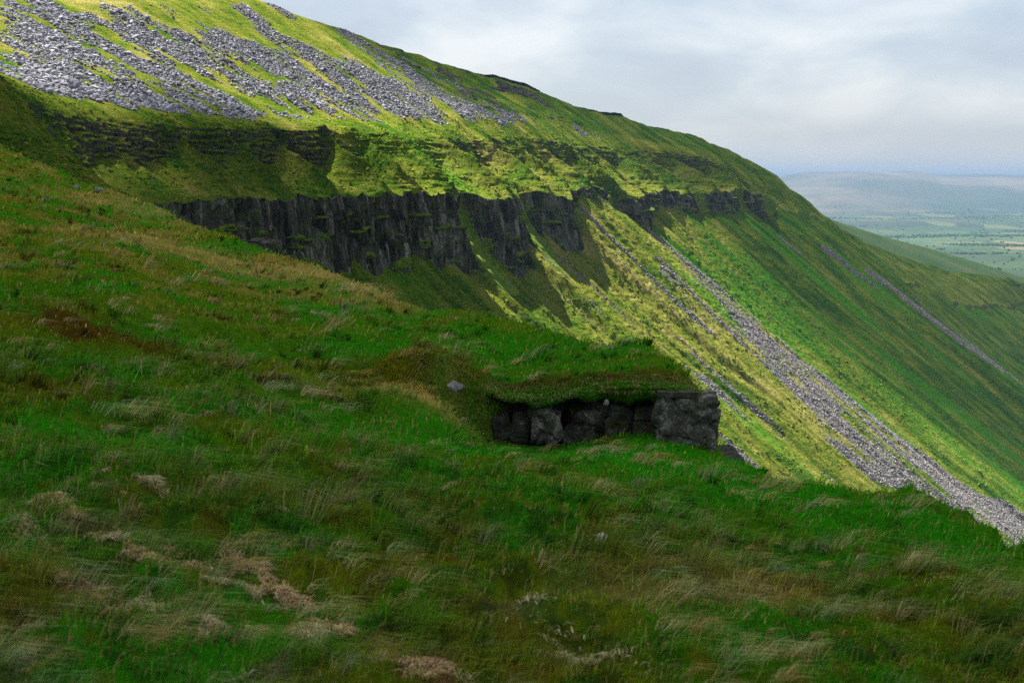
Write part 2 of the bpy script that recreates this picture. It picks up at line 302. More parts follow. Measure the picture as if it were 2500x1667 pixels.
SCREE_UPPER = [[(-78.4, -147.5), (-58.6, -145.0), (-62.8, -119.7), (-67.0, -87.8), (-51.9, -70.9), (-51.5, -55.5), (-49.0, -45.4), (-82.2, -44.4), (-110.3, -45.8), (-129.2, -54.6), (-140.0, -59.5), (-120.4, -99.0)], [(-39.7, -139.6), (-39.3, -116.0), (-34.3, -92.9), (-14.5, -73.7), (3.5, -62.5), (10.7, -49.6), (-22.1, -51.5), (-37.6, -67.2), (-48.6, -84.4), (-53.2, -107.1)], [(-9.5, -119.6), (4.4, -102.6), (29.1, -91.3), (43.4, -68.0), (62.7, -57.7), (69.0, -45.0), (54.3, -43.2), (13.6, -57.9), (-6.6, -76.1), (-15.8, -98.7)], [(29.6, -109.4), (43.4, -88.2), (65.7, -73.1), (77.4, -62.7), (71.6, -46.7), (44.7, -58.5), (28.7, -77.5)], [(-132.8, -72.9), (-102.3, -67.3), (-88.9, -49.3), (-26.7, -47.9), (-67.5, -41.7), (-111.6, -44.6), (-150.8, -40.5)], [(90.0, -61.2), (111.5, -61.2), (116.9, -52.2), (85.4, -52.1)], [(116.5, -52.8), (135.8, -50.3), (149.3, -46.2), (102.6, -42.5)], [(195.5, -52.0), (210.2, -46.9), (208.9, -41.4), (193.8, -45.5)]]
SCREE_LOWER = [[(161, 7), (171, 13), (168, 38), (166, 65), (160, 90), (166, 110), (174, 135), (188, 172), (196, 215), (150, 215), (140, 178), (118, 150), (97, 128), (105, 107), (111, 93), (110, 71), (106, 53), (109, 32), (122, 34), (138, 52), (150, 28)], [(62, 62), (72, 70), (77, 79), (76, 86), (67, 78)]]
CLOUD_A = [(-174.8, -19.1, 21.4), (-129.2, -40.3, 21.6), (-97.7, -41.4, 20.9), (-76.3, -34.2, 18.6), (-64, -32.3, 18.8), (-64, -26.3, 11.7), (-80, -4.0, -1.9), (-82, 0.3, -5.6)]
CLOUD_B = [(171.1, -72.4, 38.7), (167.7, -56.3, 30.5), (181.2, -49.0, 24.9), (215.6, -37.3, 15.1), (227.4, -17.6, 1.3), (220.2, -0.4, -7.1), (190.4, 8.1, -23.8), (178.7, 31.3, -43.3), (185.4, 63.6, -68.4), (188.7, 96.0, -91.9), (205.5, 119.8, -108.6), (228.2, 165.1, -140.2)]
SCREE_FAR = [[(392, 42), (404, 40), (428, 120), (400, 120)], [(430, 60), (436, 60), (446, 230), (428, 230)], [(342, 30), (347, 30), (350, 60), (345, 60)], [(300, 20), (304, 20), (306, 52), (303, 52)]]
import bpy
SC = bpy.context.scene
COL = SC.collection
RNG = np.random.default_rng(11)
PITCH = math.atan(372/3266.)
SUN = np.array([-.344, .459, .819]); SUN /= np.linalg.norm(SUN)

# ------------------------------------------------------------------ object helpers
def props(o, label=None, cat=None, group=None, kind=None):
    if label: o['label'] = label
    if cat: o['category'] = cat
    if group: o['group'] = group
    if kind: o['kind'] = kind
    return o
def link(o, parent=None):
    COL.objects.link(o)
    if parent: o.parent = parent
    return o
def mesh_np(name, V, tris=None, quads=None, mat=None, smooth=True, parent=None, cols=None, vecs=None):
    me = bpy.data.meshes.new(name)
    V = np.asarray(V, np.float32)
    me.vertices.add(len(V)); me.vertices.foreach_set('co', V.ravel())
    nt = 0 if tris is None else len(tris); nq = 0 if quads is None else len(quads)
    loops = []
    if nt: loops.append(np.asarray(tris, np.int32).ravel())
    if nq: loops.append(np.asarray(quads, np.int32).ravel())
    loops = np.concatenate(loops)
    me.loops.add(len(loops)); me.loops.foreach_set('vertex_index', loops)
    starts = np.concatenate([np.arange(nt)*3, nt*3+np.arange(nq)*4]).astype(np.int32)
    tot = np.concatenate([np.full(nt, 3), np.full(nq, 4)]).astype(np.int32)
    me.polygons.add(nt+nq); me.polygons.foreach_set('loop_start', starts); me.polygons.foreach_set('loop_total', tot)
    me.polygons.foreach_set('use_smooth', np.full(nt+nq, smooth))
    me.update(calc_edges=True)
    for n, c in (cols or {}).items():
        a = me.color_attributes.new(n, 'FLOAT_COLOR', 'POINT')
        c4 = np.ones((len(V), 4), np.float32); c4[:, :c.shape[1]] = c; a.data.foreach_set('color', c4.ravel())
    for n, c in (vecs or {}).items():
        a = me.attributes.new(n, 'FLOAT_VECTOR', 'POINT'); a.data.foreach_set('vector', np.asarray(c, np.float32).ravel())
    if mat is not None: me.materials.append(mat)
    return link(bpy.data.objects.new(name, me), parent)
def grid_faces(n, m, off=0):
    i = (np.arange(n-1)[:, None]*m+np.arange(m-1)[None]).ravel()+off
    return np.stack([i, i+m, i+m+1, i+1], 1)

# ------------------------------------------------------------------ material helpers
class NT:
    def __init__(s, name):
        s.m = bpy.data.materials.new(name); s.m.use_nodes = True; s.t = s.m.node_tree; s.t.nodes.clear()
        s.out = s.n('ShaderNodeOutputMaterial')
    def n(s, ty, **kw):
        x = s.t.nodes.new(ty)
        for k, v in kw.items():
            if k.startswith('_'): setattr(x, k[1:], v)
            else:
                x.inputs[k.replace('__', ' ')].default_value = v
        return x
    def l(s, a, b): s.t.links.new(a, b)
    def noise(s, vec, scale, detail=4, rough=.55, dist=0.):
        x = s.n('ShaderNodeTexNoise'); x.inputs['Scale'].default_value = scale; x.inputs['Detail'].default_value = detail
        x.inputs['Roughness'].default_value = rough; x.inputs['Distortion'].default_value = dist; s.l(vec, x.inputs['Vector']); return x.outputs['Fac']
    def scale(s, vec, v):
        x = s.n('ShaderNodeVectorMath', _operation='MULTIPLY'); s.l(vec, x.inputs[0]); x.inputs[1].default_value = v; return x.outputs[0]
    def mr(s, f, a, b, c=0., d=1.):
        x = s.n('ShaderNodeMapRange'); s.l(f, x.inputs[0])
        for i, v in enumerate((a, b, c, d)): x.inputs[i+1].default_value = v
        return x.outputs[0]
    def mix(s, f, a, b, mode='MIX'):
        x = s.n('ShaderNodeMix', _data_type='RGBA', _blend_type=mode)
        for v, i in ((f, 0), (a, 6), (b, 7)):
            if hasattr(v, 'is_linked') or hasattr(v, 'links'): s.l(v, x.inputs[i])
            elif i == 0: x.inputs[0].default_value = v
            else: x.inputs[i].default_value = (*v, 1)
        return x.outputs[2]
    def math(s, op, a, b=None):
        x = s.n('ShaderNodeMath', _operation=op)
        for i, v in enumerate((a, b)):
            if v is None: continue
            if hasattr(v, 'links'): s.l(v, x.inputs[i])
            else: x.inputs[i].default_value = v
        return x.outputs[0]
    def ramp(s, f, stops):
        x = s.n('ShaderNodeValToRGB'); s.l(f, x.inputs[0]); e = x.color_ramp.elements
        while len(e) < len(stops): e.new(.5)
        for q, (p, c) in zip(e, stops): q.position = p; q.color = (*c, 1)
        return x.outputs[0]
    def attr(s, name): return s.n('ShaderNodeAttribute', _attribute_name=name)
    def bsdf(s, col, rough=.9, normal=None, spec=.2, transl=None):
        b = s.n('ShaderNodeBsdfPrincipled'); b.inputs['Roughness'].default_value = rough; b.inputs['Specular IOR Level'].default_value = spec
        if hasattr(col, 'links'): s.l(col, b.inputs['Base Color'])
        else: b.inputs['Base Color'].default_value = (*col, 1)
        if normal is not None: s.l(normal, b.inputs['Normal'])
        o = b.outputs[0]
        if transl:
            t = s.n('ShaderNodeBsdfTranslucent')
            if hasattr(col, 'links'): s.l(col, t.inputs[0])
            m = s.n('ShaderNodeMixShader'); m.inputs[0].default_value = transl; s.l(o, m.inputs[1]); s.l(t.outputs[0], m.inputs[2]); o = m.outputs[0]
        s.l(o, s.out.inputs[0]); return s.m
    def bump(s, h, dist, strength=1., normal=None):
        b = s.n('ShaderNodeBump'); b.inputs['Distance'].default_value = dist; b.inputs['Strength'].default_value = strength
        s.l(h, b.inputs['Height'])
        if normal is not None: s.l(normal, b.inputs['Normal'])
        return b.outputs[0]

def mat_hill():
    m = NT('hill_turf'); kt = m.attr('kt').outputs['Vector']; mk = m.attr('mask'); pos = m.n('ShaderNodeNewGeometry').outputs['Position']
    sep = m.n('ShaderNodeSeparateColor'); m.l(mk.outputs['Color'], sep.inputs[0]); rock, scree, bright = sep.outputs
    dry = mk.outputs['Alpha']
    streak = m.noise(m.scale(kt, (.085, .017, 0)), 1., 7, .68, 1.2)
    patch = m.noise(m.scale(pos, (.07, .07, .07)), 1., 5, .6)
    fine = m.noise(pos, .9, 6, .7)
    tiny = m.noise(pos, 3.2, 4, .75)
    a = m.math('ADD', m.math('MULTIPLY', streak, .9), m.math('MULTIPLY', patch, .5))
    a = m.math('ADD', a, m.math('MULTIPLY', m.math('SUBTRACT', fine, .5), .65))
    a = m.math('ADD', m.math('SUBTRACT', a, .2), dry)
    base = m.ramp(a, [(.32, (.022, .075, .006)), (.44, (.060, .120, .010)), (.53, (.125, .165, .016)), (.62, (.190, .195, .030)), (.74, (.30, .265, .085))])
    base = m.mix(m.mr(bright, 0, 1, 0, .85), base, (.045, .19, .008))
    base = m.mix(m.mr(tiny, .45, .65, .0, .6), base, m.mix(.7, base, (.02, .035, .005)))
    # stony ground under the loose blocks
    st = m.noise(pos, 1.6, 6, .8)
    stone = m.ramp(st, [(.3, (.035, .035, .04)), (.5, (.13, .13, .14)), (.7, (.27, .27, .29))])
    sf = m.mr(m.math('ADD', scree, m.math('MULTIPLY', m.math('SUBTRACT', fine, .5), 1.0)), .4, .6)
    base = m.mix(sf, base, stone)
    # bare rock
    rs = m.noise(m.scale(kt, (.9, .9, .14)), 1., 6, .7)
    rcol = m.ramp(rs, [(.28, (.012, .012, .012)), (.45, (.045, .042, .038)), (.6, (.095, .09, .08)), (.75, (.19, .185, .17))])
    moss = m.noise(pos, .45, 6, .75)
    rcol = m.mix(m.mr(moss, .52, .66, 0, .8), rcol, (.055, .085, .012))
    rf = m.mr(m.math('ADD', rock, m.math('MULTIPLY', m.math('SUBTRACT', fine, .5), 1.1)), .42, .58)
    base = m.mix(rf, base, rcol)
    # little steps in the turf run along the contours
    terr = m.noise(m.scale(kt, (.20, .4, .85)), 1., 5, .65, .4)
    b1 = m.bump(terr, 2.0, 1.); b2 = m.bump(m.noise(pos, 1.5, 6, .75), 1.1, .9, b1)
    return m.bsdf(base, .95, b2, 0.)

def mat_cliff():
    m = NT('cliff_rock'); kt = m.attr('kt').outputs['Vector']; mk = m.attr('mask'); pos = m.n('ShaderNodeNewGeometry').outputs['Position']
    sep = m.n('ShaderNodeSeparateColor'); m.l(mk.outputs['Color'], sep.inputs[0]); rock = sep.outputs[0]; ctone = sep.outputs[1]
    v = m.noise(m.scale(kt, (1.3, .3, .11)), 1., 6, .7, .3)
    fine = m.noise(m.scale(kt, (3.2, 1.5, .9)), 1., 5, .75)
    col = m.ramp(m.math('ADD', m.math('ADD', m.math('MULTIPLY', v, .6), m.math('MULTIPLY', fine, .3)), m.math('MULTIPLY', ctone, .16)),
                 [(.38, (.006, .006, .005)), (.47, (.028, .026, .022)), (.57, (.080, .074, .062)), (.69, (.27, .25, .22))])
    lich = m.noise(m.scale(kt, (.5, .5, .3)), 1., 6, .8)
    col = m.mix(m.mr(lich, .6, .7, 0, .6), col, (.20, .20, .18))
    fn = m.noise(pos, .9, 6, .7)
    moss = m.noise(pos, .33, 6, .75)
    col = m.mix(m.mr(moss, .53, .62, 0, .85), col, (.045, .075, .012))
    turf = m.ramp(m.noise(pos, .5, 5, .6), [(.35, (.05, .12, .01)), (.6, (.13, .17, .02))])
    rf = m.mr(m.math('ADD', rock, m.math('MULTIPLY', m.math('SUBTRACT', fn, .5), 1.1)), .36, .54)
    col = m.mix(rf, turf, col)
    b = m.bump(v, 1.2, .8); b = m.bump(fine, .5, .9, b)
    return m.bsdf(col, .9, b, .05)

def mat_stone(name, dark=(.05, .05, .055), mid=(.17, .17, .185), light=(.34, .34, .36), sc=1.2, lich=.0, moss=.0, objr=True):
    m = NT(name); pos = m.n('ShaderNodeNewGeometry').outputs['Position']
    a = m.noise(pos, sc, 6, .7)
    if objr:
        oi = m.attr('tone'); sepr = m.n('ShaderNodeSeparateColor'); m.l(oi.outputs['Color'], sepr.inputs[0])
        a = m.math('ADD', m.math('MULTIPLY', a, .7), m.math('MULTIPLY', sepr.outputs[0], .3))
    col = m.ramp(a, [(.3, dark), (.5, mid), (.7, light)])
    if lich: col = m.mix(m.mr(m.noise(pos, sc*2.1, 6, .8), .60, .66, 0, lich), col, (.42, .42, .38))
    if moss: col = m.mix(m.mr(m.noise(pos, sc*.9, 5, .7), .50, .60, 0, moss), col, (.035, .045, .010))
    b = m.bump(m.noise(pos, sc*3, 6, .7), .25/sc, .7)
    return m.bsdf(col, .9, b, .15)

def mat_ground():
    m = NT('near_soil'); pos = m.n('ShaderNodeNewGeometry').outputs['Position']; c = m.attr('tint').outputs['Color']
    f = m.noise(pos, 9, 6, .75); g = m.noise(pos, 1.3, 5, .65)
    col = m.mix(m.mr(f, .3, .7, .1, .9), c, m.mix(.75, c, (.012, .010, .004)))
    col = m.mix(m.mr(g, .5, .75, 0, .5), col, (.05, .035, .012))
    return m.bsdf(col, .95, m.bump(f, .12, .8), 0.)

def mat_grass():
    m = NT('grass_blades'); c = m.attr('tint').outputs['Color']
    return m.bsdf(c, .8, None, 0., transl=.3)

# ------------------------------------------------------------------ camera
cam = bpy.data.cameras.new('camera'); co = link(bpy.data.objects.new('camera', cam))
cam.lens = 3266/2352.*36; cam.sensor_width = 36; cam.clip_start = .3; cam.clip_end = 120000
co.location = (0, 0, 0); co.rotation_euler = (math.pi/2-PITCH, 0, 0)
cam.dof.use_dof = True; cam.dof.focus_distance = 150; cam.dof.aperture_fstop = 3.6
SC.camera = co

# ------------------------------------------------------------------ sky and sun
W = bpy.data.worlds.new('World'); SC.world = W; W.use_nodes = True
wt = W.node_tree; wt.nodes.clear()
def wn(ty, **kw):
    x = wt.nodes.new(ty)
    for k, v in kw.items(): setattr(x, k, v)
    return x
sky = wn('ShaderNodeTexSky', sky_type='NISHITA', sun_disc=False)
sky.sun_elevation = math.asin(SUN[2]); sky.sun_rotation = math.atan2(SUN[0], SUN[1])
tc = wn('ShaderNodeTexCoord'); sx = wn('ShaderNodeSeparateXYZ'); wt.links.new(tc.outputs['Generated'], sx.inputs[0])
dz = wn('ShaderNodeMath', operation='ADD'); wt.links.new(sx.outputs[2], dz.inputs[0]); dz.inputs[1].default_value = .26
dzm = wn('ShaderNodeMath', operation='MAXIMUM'); wt.links.new(dz.outputs[0], dzm.inputs[0]); dzm.inputs[1].default_value = .05
vx = wn('ShaderNodeMath', operation='DIVIDE'); wt.links.new(sx.outputs[0], vx.inputs[0]); wt.links.new(dzm.outputs[0], vx.inputs[1])
vy = wn('ShaderNodeMath', operation='DIVIDE'); wt.links.new(sx.outputs[1], vy.inputs[0]); wt.links.new(dzm.outputs[0], vy.inputs[1])
cx = wn('ShaderNodeCombineXYZ'); wt.links.new(vx.outputs[0], cx.inputs[0]); wt.links.new(vy.outputs[0], cx.inputs[1])
def wnoise(scale, det, off, dist=.3):
    mp = wn('ShaderNodeMapping'); wt.links.new(cx.outputs[0], mp.inputs[0]); mp.inputs['Location'].default_value = off; mp.inputs['Scale'].default_value = (1., .8, 1)
    n = wn('ShaderNodeTexNoise'); n.inputs['Scale'].default_value = scale; n.inputs['Detail'].default_value = det; n.inputs['Distortion'].default_value = dist
    n.inputs['Roughness'].default_value = .5
    wt.links.new(mp.outputs[0], n.inputs['Vector']); return n.outputs['Fac']
cr = wn('ShaderNodeValToRGB'); wt.links.new(wnoise(SKY_SCALE, 7, SKY_OFF), cr.inputs[0])
for i, (p, c) in enumerate(SKY_STOPS):
    e = cr.color_ramp.elements
    if i >= len(e): e.new(.5)
    e[i].position = p; e[i].color = (*c, 1)
hm = wn('ShaderNodeMapRange', interpolation_type='SMOOTHSTEP'); wt.links.new(sx.outputs[2], hm.inputs[0]); hm.inputs[1].default_value = -.01; hm.inputs[2].default_value = .10; hm.inputs[3].default_value = .85; hm.inputs[4].default_value = 0.
hmix = wn('ShaderNodeMix', data_type='RGBA', blend_type='MIX'); wt.links.new(hm.outputs[0], hmix.inputs[0]); wt.links.new(cr.outputs[0], hmix.inputs[6]); hmix.inputs[7].default_value = (1.36, 1.46, 1.56, 1)
scl = wn('ShaderNodeMix', data_type='RGBA', blend_type='MIX'); scl.inputs[0].default_value = .94
wt.links.new(sky.outputs[0], scl.inputs[6]); wt.links.new(hmix.outputs[2], scl.inputs[7])
bg = wn('ShaderNodeBackground'); bg.inputs[1].default_value = .1; wt.links.new(scl.outputs[2], bg.inputs[0])
wo = wn('ShaderNodeOutputWorld'); wt.links.new(bg.outputs[0], wo.inputs[0])
sl = bpy.data.lights.new('sun', 'SUN'); sl.energy = SUN_E; sl.angle = math.radians(.53); sl.color = (1, .95, .86)
so = link(bpy.data.objects.new('sun', sl))
import mathutils
so.rotation_euler = mathutils.Vector(SUN).to_track_quat('Z', 'Y').to_euler(); so.location = SUN*900
SC.view_settings.view_transform = 'Standard'; SC.view_settings.look = 'None'; SC.view_settings.exposure = EXPOSURE; SC.view_settings.gamma = 1
SC.render.engine = 'CYCLES'
cy = SC.cycles
cy.use_denoising = False; cy.denoiser = 'OPENIMAGEDENOISE'
cy.max_bounces = 5; cy.diffuse_bounces = 3; cy.glossy_bounces = 1; cy.transmission_bounces = 3; cy.transparent_max_bounces = 6; cy.volume_bounces = 0
cy.volume_step_rate = 4; cy.caustics_reflective = cy.caustics_refractive = False

# ------------------------------------------------------------------ far hillside
H = hill_surface()
K, T, Z, U, rock = H['K'], H['T'], H['Z'], H['U'], H['rock']
nK, nT = K.shape
jk = 5.5*fbm(K/9, T/20, 70, 4); jt = 6*fbm(K/9+9, T/14, 71, 4)
def mask_of(polys, fuzz=1.):
    m = np.zeros_like(K)
    for q in range(4):
        a = np.zeros_like(K)
        for p in polys: a[in_poly(K+jk*fuzz*(.4+.5*q)+(q-1.5)*1.6*fuzz, T+jt*fuzz*(.4+.5*q), p)] = 1
        m += a/4
    return m
fine_n = fbm(K/3.5, T/9, 72, 3)
scree = mask_of(SCREE_UPPER, .9)*np.clip(.74+.95*fbm(K/4.5, T/26, 73, 4), 0, 1)
thin = mask_of([[(-160, -130), (130, -130), (130, -48), (-160, -40)]], .5)*sstep(.2, .55, fbm(K/6, T/26, 74, 3))*.7
scree = np.maximum(scree, thin)
low1 = mask_of(SCREE_LOWER, .8)*np.clip(.20+.66*sstep(20, 140, T)+1.25*fbm(K/4.0+.02*T, T/24, 75, 4), 0, 1)
thin2 = (K > 35)*(K < 175)*(U > 7.)*sstep(.42, .75, fbm(K/4.2, T/38, 76, 3))*.75
far1 = mask_of(SCREE_FAR, .5)
scree = np.maximum.reduce([scree, low1, thin2, far1])
scree = scree*(rock < .5)
bright = np.zeros_like(K)
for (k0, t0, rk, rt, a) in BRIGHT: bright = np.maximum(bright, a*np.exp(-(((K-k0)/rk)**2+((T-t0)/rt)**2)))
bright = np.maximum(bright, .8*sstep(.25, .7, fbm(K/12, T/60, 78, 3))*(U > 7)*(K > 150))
dry = np.interp(K, [-320, -60, 40, 110, 190, 240, 500, 1600], [-.04, -.03, .03, .08, .00, -.07, -.07, -.06])*(U > 6.5)
dry = dry+np.where(U < 3.2, .05, 0)*(K < 95)-np.where(U < 3.2, .06, 0)*(K > 105)
scree_c = np.where((U[None] >= 6) & (U[None] <= 7), H['ctone'], scree)
maskc = np.stack([rock, scree_c, np.clip(bright, 0, 1), dry], -1)
V = np.stack([H['X'], H['Y'], Z], -1); KT = np.stack([K, T, Z], -1)
M_HILL = mat_hill(); M_CLIFF = mat_cliff()
i6 = int(np.searchsorted(U, 6)); i7 = int(np.searchsorted(U, 7))
def strip(name, a, b, mat):
    n = b-a
    o = mesh_np(name, V[:, a:b].reshape(-1, 3), quads=grid_faces(nK, n)[:, ::-1], mat=mat,
                cols={'mask': maskc[:, a:b].reshape(-1, 4)}, vecs={'kt': KT[:, a:b].reshape(-1, 3)})
    return props(o, kind='structure')
props(strip('upper_hillside', 0, i6+1, M_HILL), 'sunlit grassy upper hillside with grey scree above the cliff')
props(strip('cliff', i6, i7+1, M_CLIFF), 'long dark columned cliff band across the hillside')
props(strip('lower_hillside', i7, nT, M_HILL), 'steep grassy lower hillside falling away below the cliff')

# ------------------------------------------------------------------ stones
def rock_shape(seed, stretch=(1, 1, 1), planes=14, n=3, rough=.03):
    r = np.random.default_rng(seed)
    bm_ = bmesh.new(); bmesh.ops.create_icosphere(bm_, subdivisions=n, radius=1)
    P = np.array([v.co[:] for v in bm_.verts]); F = np.array([[v.index for v in f.verts] for f in bm_.faces]); bm_.free()
    P /= np.linalg.norm(P, axis=1)[:, None]
    N = r.normal(size=(planes, 3)); N /= np.linalg.norm(N, axis=1)[:, None]; d = r.uniform(.62, 1., planes)
    dots = P@N.T
    rad = np.min(np.where(dots > .08, d/np.maximum(dots, .08), 9), axis=1)
    rad = np.minimum(rad, 1.35)
    P = P*rad[:, None]
    if rough: P = P*(1+rough*fbm(P[:, 0]*3+seed, P[:, 1]*3+P[:, 2]*2.3, seed, 3))[:, None]
    return P*np.array(stretch), F
import bmesh
def stone_field(name, dens, count, size_fn, mat, seed, sel=None):
    """loose blocks lying where the hillside carries scree"""
    r = np.random.default_rng(seed)
    area = np.abs(np.gradient(K, axis=0)*np.gradient(T, axis=1))
    d2 = (H['X']**2+H['Y']**2)
    w = np.where(dens > .25, dens, 0)*area/np.sqrt(d2)
    if sel is not None: w = w*sel
    cdf = np.cumsum(w.ravel()); idx = np.searchsorted(cdf, r.uniform(0, cdf[-1], count)); idx = np.clip(idx, 0, K.size-1)
    kk = K.ravel()[idx]; tt = T.ravel()[idx]
    ii, jj = np.unravel_index(idx, K.shape); ii = np.clip(ii, 0, nK-2); jj = np.clip(jj, 0, nT-2); a = r.random((count, 1)); b = r.random((count, 1))
    pos = (V[ii, jj]*(1-a)+V[ii+1, jj]*a)*(1-b)+(V[ii, jj+1]*(1-a)+V[ii+1, jj+1]*a)*b
    pos[:, :2] += r.normal(0, .15, (count, 2))
    s = size_fn(r, count, kk, tt)
    return pos, s, idx
def merge_stones(name, pos, s, mat, seed, n=0, lift=.25):
    r = np.random.default_rng(seed); protos = [rock_shape(seed*10+i, (1.2, .9, .62), 9, 1, 0) for i in range(8)]
    Vs = []; Fs = []; Cs = []; off = 0
    pick = r.integers(0, 8, len(pos))
    for i in range(8):
        q = np.where(pick == i)[0]
        if not len(q): continue
        P, F = protos[i]
        # random rotation about z and a tilt
        a = r.uniform(0, 6.28, len(q)); b = r.normal(0, .45, len(q))
        ca, sa, cb, sb = np.cos(a), np.sin(a), np.cos(b), np.sin(b)
        X = P[None, :, 0]*cb[:, None]+P[None, :, 2]*sb[:, None]; Zz = -P[None, :, 0]*sb[:, None]+P[None, :, 2]*cb[:, None]; Y = np.repeat(P[None, :, 1], len(q), 0)
        X2 = X*ca[:, None]-Y*sa[:, None]; Y2 = X*sa[:, None]+Y*ca[:, None]
        Q = np.stack([X2, Y2, Zz], -1)*s[q][:, None, None]+pos[q][:, None, :]+np.array([0, 0, 1])*(s[q]*lift)[:, None, None]
        Vs.append(Q.reshape(-1, 3)); Fs.append((F[None]+(np.arange(len(q))*len(P))[:, None, None]+off).reshape(-1, 3)); off += len(q)*len(P)
        tone = r.uniform(0, 1, len(q)); Cs.append(np.repeat(tone, len(P)))
    C_ = np.concatenate(Cs); C_ = np.stack([C_]*3, 1)
    return mesh_np(name, np.concatenate(Vs), tris=np.concatenate(Fs), mat=mat, smooth=False, cols={'tone': C_})
M_SCREE = mat_stone('scree_stone', (.045, .045, .05), (.16, .16, .185), (.37, .37, .41), .8)
M_SCREE2 = mat_stone('lower_scree_stone', (.05, .045, .045), (.16, .145, .14), (.34, .32, .31), .8)
p1, s1, _ = stone_field('', scree*(U < 5), N_UP, lambda r, n, k, t: np.clip(r.lognormal(-1.45, .5, n), .12, 1.1)*np.interp(k, [-150, 60, 140], [1.15, .85, .7]), None, 5)
order = np.argsort(-s1/np.hypot(p1[:, 0], p1[:, 1]))
big, rest = order[:298], order[298:]
props(merge_stones('upper_scree', p1[rest], s1[rest], M_SCREE, 3), 'pale grey blocks of the scree spread over the upper slope', 'scree', kind='stuff')
p2, s2, _ = stone_field('', scree*(U > 7), N_LOW, lambda r, n, k, t: np.clip(r.lognormal(-1.75, .4, n), .10, .5), None, 6)
props(merge_stones('lower_scree', p2, s2, M_SCREE2, 4), 'brownish grey loose stones streaming down the slope below the cliff', 'scree', kind='stuff')
# tussocks roughening the turf of the valley side
turfy = (1-np.clip(scree*1.5, 0, 1))*(rock < .3)*((U > 3.0) & ((U < 6) | (U > 7)))*(K < 420)*np.clip(.5+1.2*fbm(K/6, T/9, 79, 3), 0, 1)
p3, s3, i3 = stone_field('', turfy*(K < 215), 85000, lambda r, n, k, t: np.clip(r.lognormal(-1.05, .3, n), .2, .6), None, 7)
ot = merge_stones('hillside_tussocks', p3, s3, None, 9, lift=-.12)
def mat_tus():
    m = NT('tussock'); pos = m.n('ShaderNodeNewGeometry').outputs['Position']; tn = m.attr('tone').outputs['Fac']
    a = m.math('ADD', m.math('MULTIPLY', m.noise(pos, .07, 4), .8), m.math('MULTIPLY', tn, .25))
    return m.bsdf(m.ramp(a, [(.38, (.03, .075, .006)), (.5, (.085, .125, .012)), (.66, (.16, .17, .025))]), .95, None, 0.)
ot.data.materials.append(mat_tus()); props(ot, 'low rough grass tussocks over the turf of the valley side', 'grass', kind='stuff')
protos = []
for i in range(6):
    P, F = rock_shape(900+i, (1.2, .9, .7), 12, 2, .03)
    o = mesh_np('boulder', P, tris=F, mat=M_SCREE, smooth=False, cols={'tone': np.full((len(P), 3), .35+.1*i)}); protos.append(o)
for j, q in enumerate(big):
    o = protos[j] if j < 6 else protos[j % 6].copy()
    if j >= 6: COL.objects.link(o)
    o.location = p1[q]+np.array([0, 0, s1[q]*.25]); o.scale = (s1[q]*1.05,)*3
    o.rotation_euler = (RNG.normal(0, .3), RNG.normal(0, .3), RNG.uniform(0, 6.28))
    props(o, 'pale grey angular boulder among the larger blocks of the upper scree', 'boulder', 'larger boulders of the upper scree')

# ------------------------------------------------------------------ dry stone wall along the ridge
def ridge_wall():
    i1 = int(np.searchsorted(U, 1.0)); Vs = []; Fs = []; Cs = []; off = 0
    ki = [i for i in range(nK) if 92 < K[i, 0] < 300]
    # the crest as seen along each fall line: highest sight line
    pts = []
    for i in ki[::2]:
        e = V[i, :, 2]/V[i, :, 1]; e = e[:int(np.searchsorted(U, 4))]; j = int(np.argmax(e)); pts.append((K[i, 0], T[i, j], i))
    pts = np.array(pts); w = 21; g = np.ones(w)/w; tsm = np.convolve(np.pad(pts[:, 1], w//2, mode='edge'), g, 'valid')+.9
    pts = np.array([(*base_xy(k, t), np.interp(t, T[int(i)], Z[int(i)])) for (k, _, i), t in zip(pts, tsm)])
    # courses of stones
    seglen = np.concatenate([[0], np.cumsum(np.linalg.norm(np.diff(pts[:, :2], axis=0), axis=1))])
    tot = seglen[-1]; r = np.random.default_rng(8); s = 0.; P0, F0 = rock_shape(77, (1, 1, 1), 10, 1, 0)
    pos = []; sz = []
    for lay in range(5):
        s = 0.
        while s < tot:
            w = r.uniform(.35, .8)
            p = np.array([np.interp(s, seglen, pts[:, c]) for c in range(3)])
            for side in (-1, 1):
                pos.append(p+np.array([side*.16*.87, -side*.16*.5, lay*.36+.12])); sz.append((w*.62, .34, .24 if lay < 3 else r.uniform(.2, .34)))
            s += w
    pos = np.array(pos); sz = np.array(sz); a = r.uniform(-.25, .25, len(pos))+math.atan2(.87, .5); ca, sa = np.cos(a), np.sin(a)
    Q = P0[None]*sz[:, None, :]
    X = Q[..., 0]*ca[:, None]-Q[..., 1]*sa[:, None]; Y = Q[..., 0]*sa[:, None]+Q[..., 1]*ca[:, None]
    Q = np.stack([X, Y, Q[..., 2]], -1)+pos[:, None]
    F = (F0[None]+(np.arange(len(pos))*len(P0))[:, None, None]).reshape(-1, 3)
    tone = np.repeat(r.uniform(0, 1, len(pos)), len(P0))
    return mesh_np('dry_stone_wall', Q.reshape(-1, 3), tris=F, smooth=False, cols={'tone': np.stack([tone]*3, 1)},
                   mat=mat_stone('wall_stone', (.010, .010, .013), (.022, .022, .028), (.05, .05, .06), .8))
props(ridge_wall(), 'dark dry stone wall running down along the ridge skyline', 'stone wall')

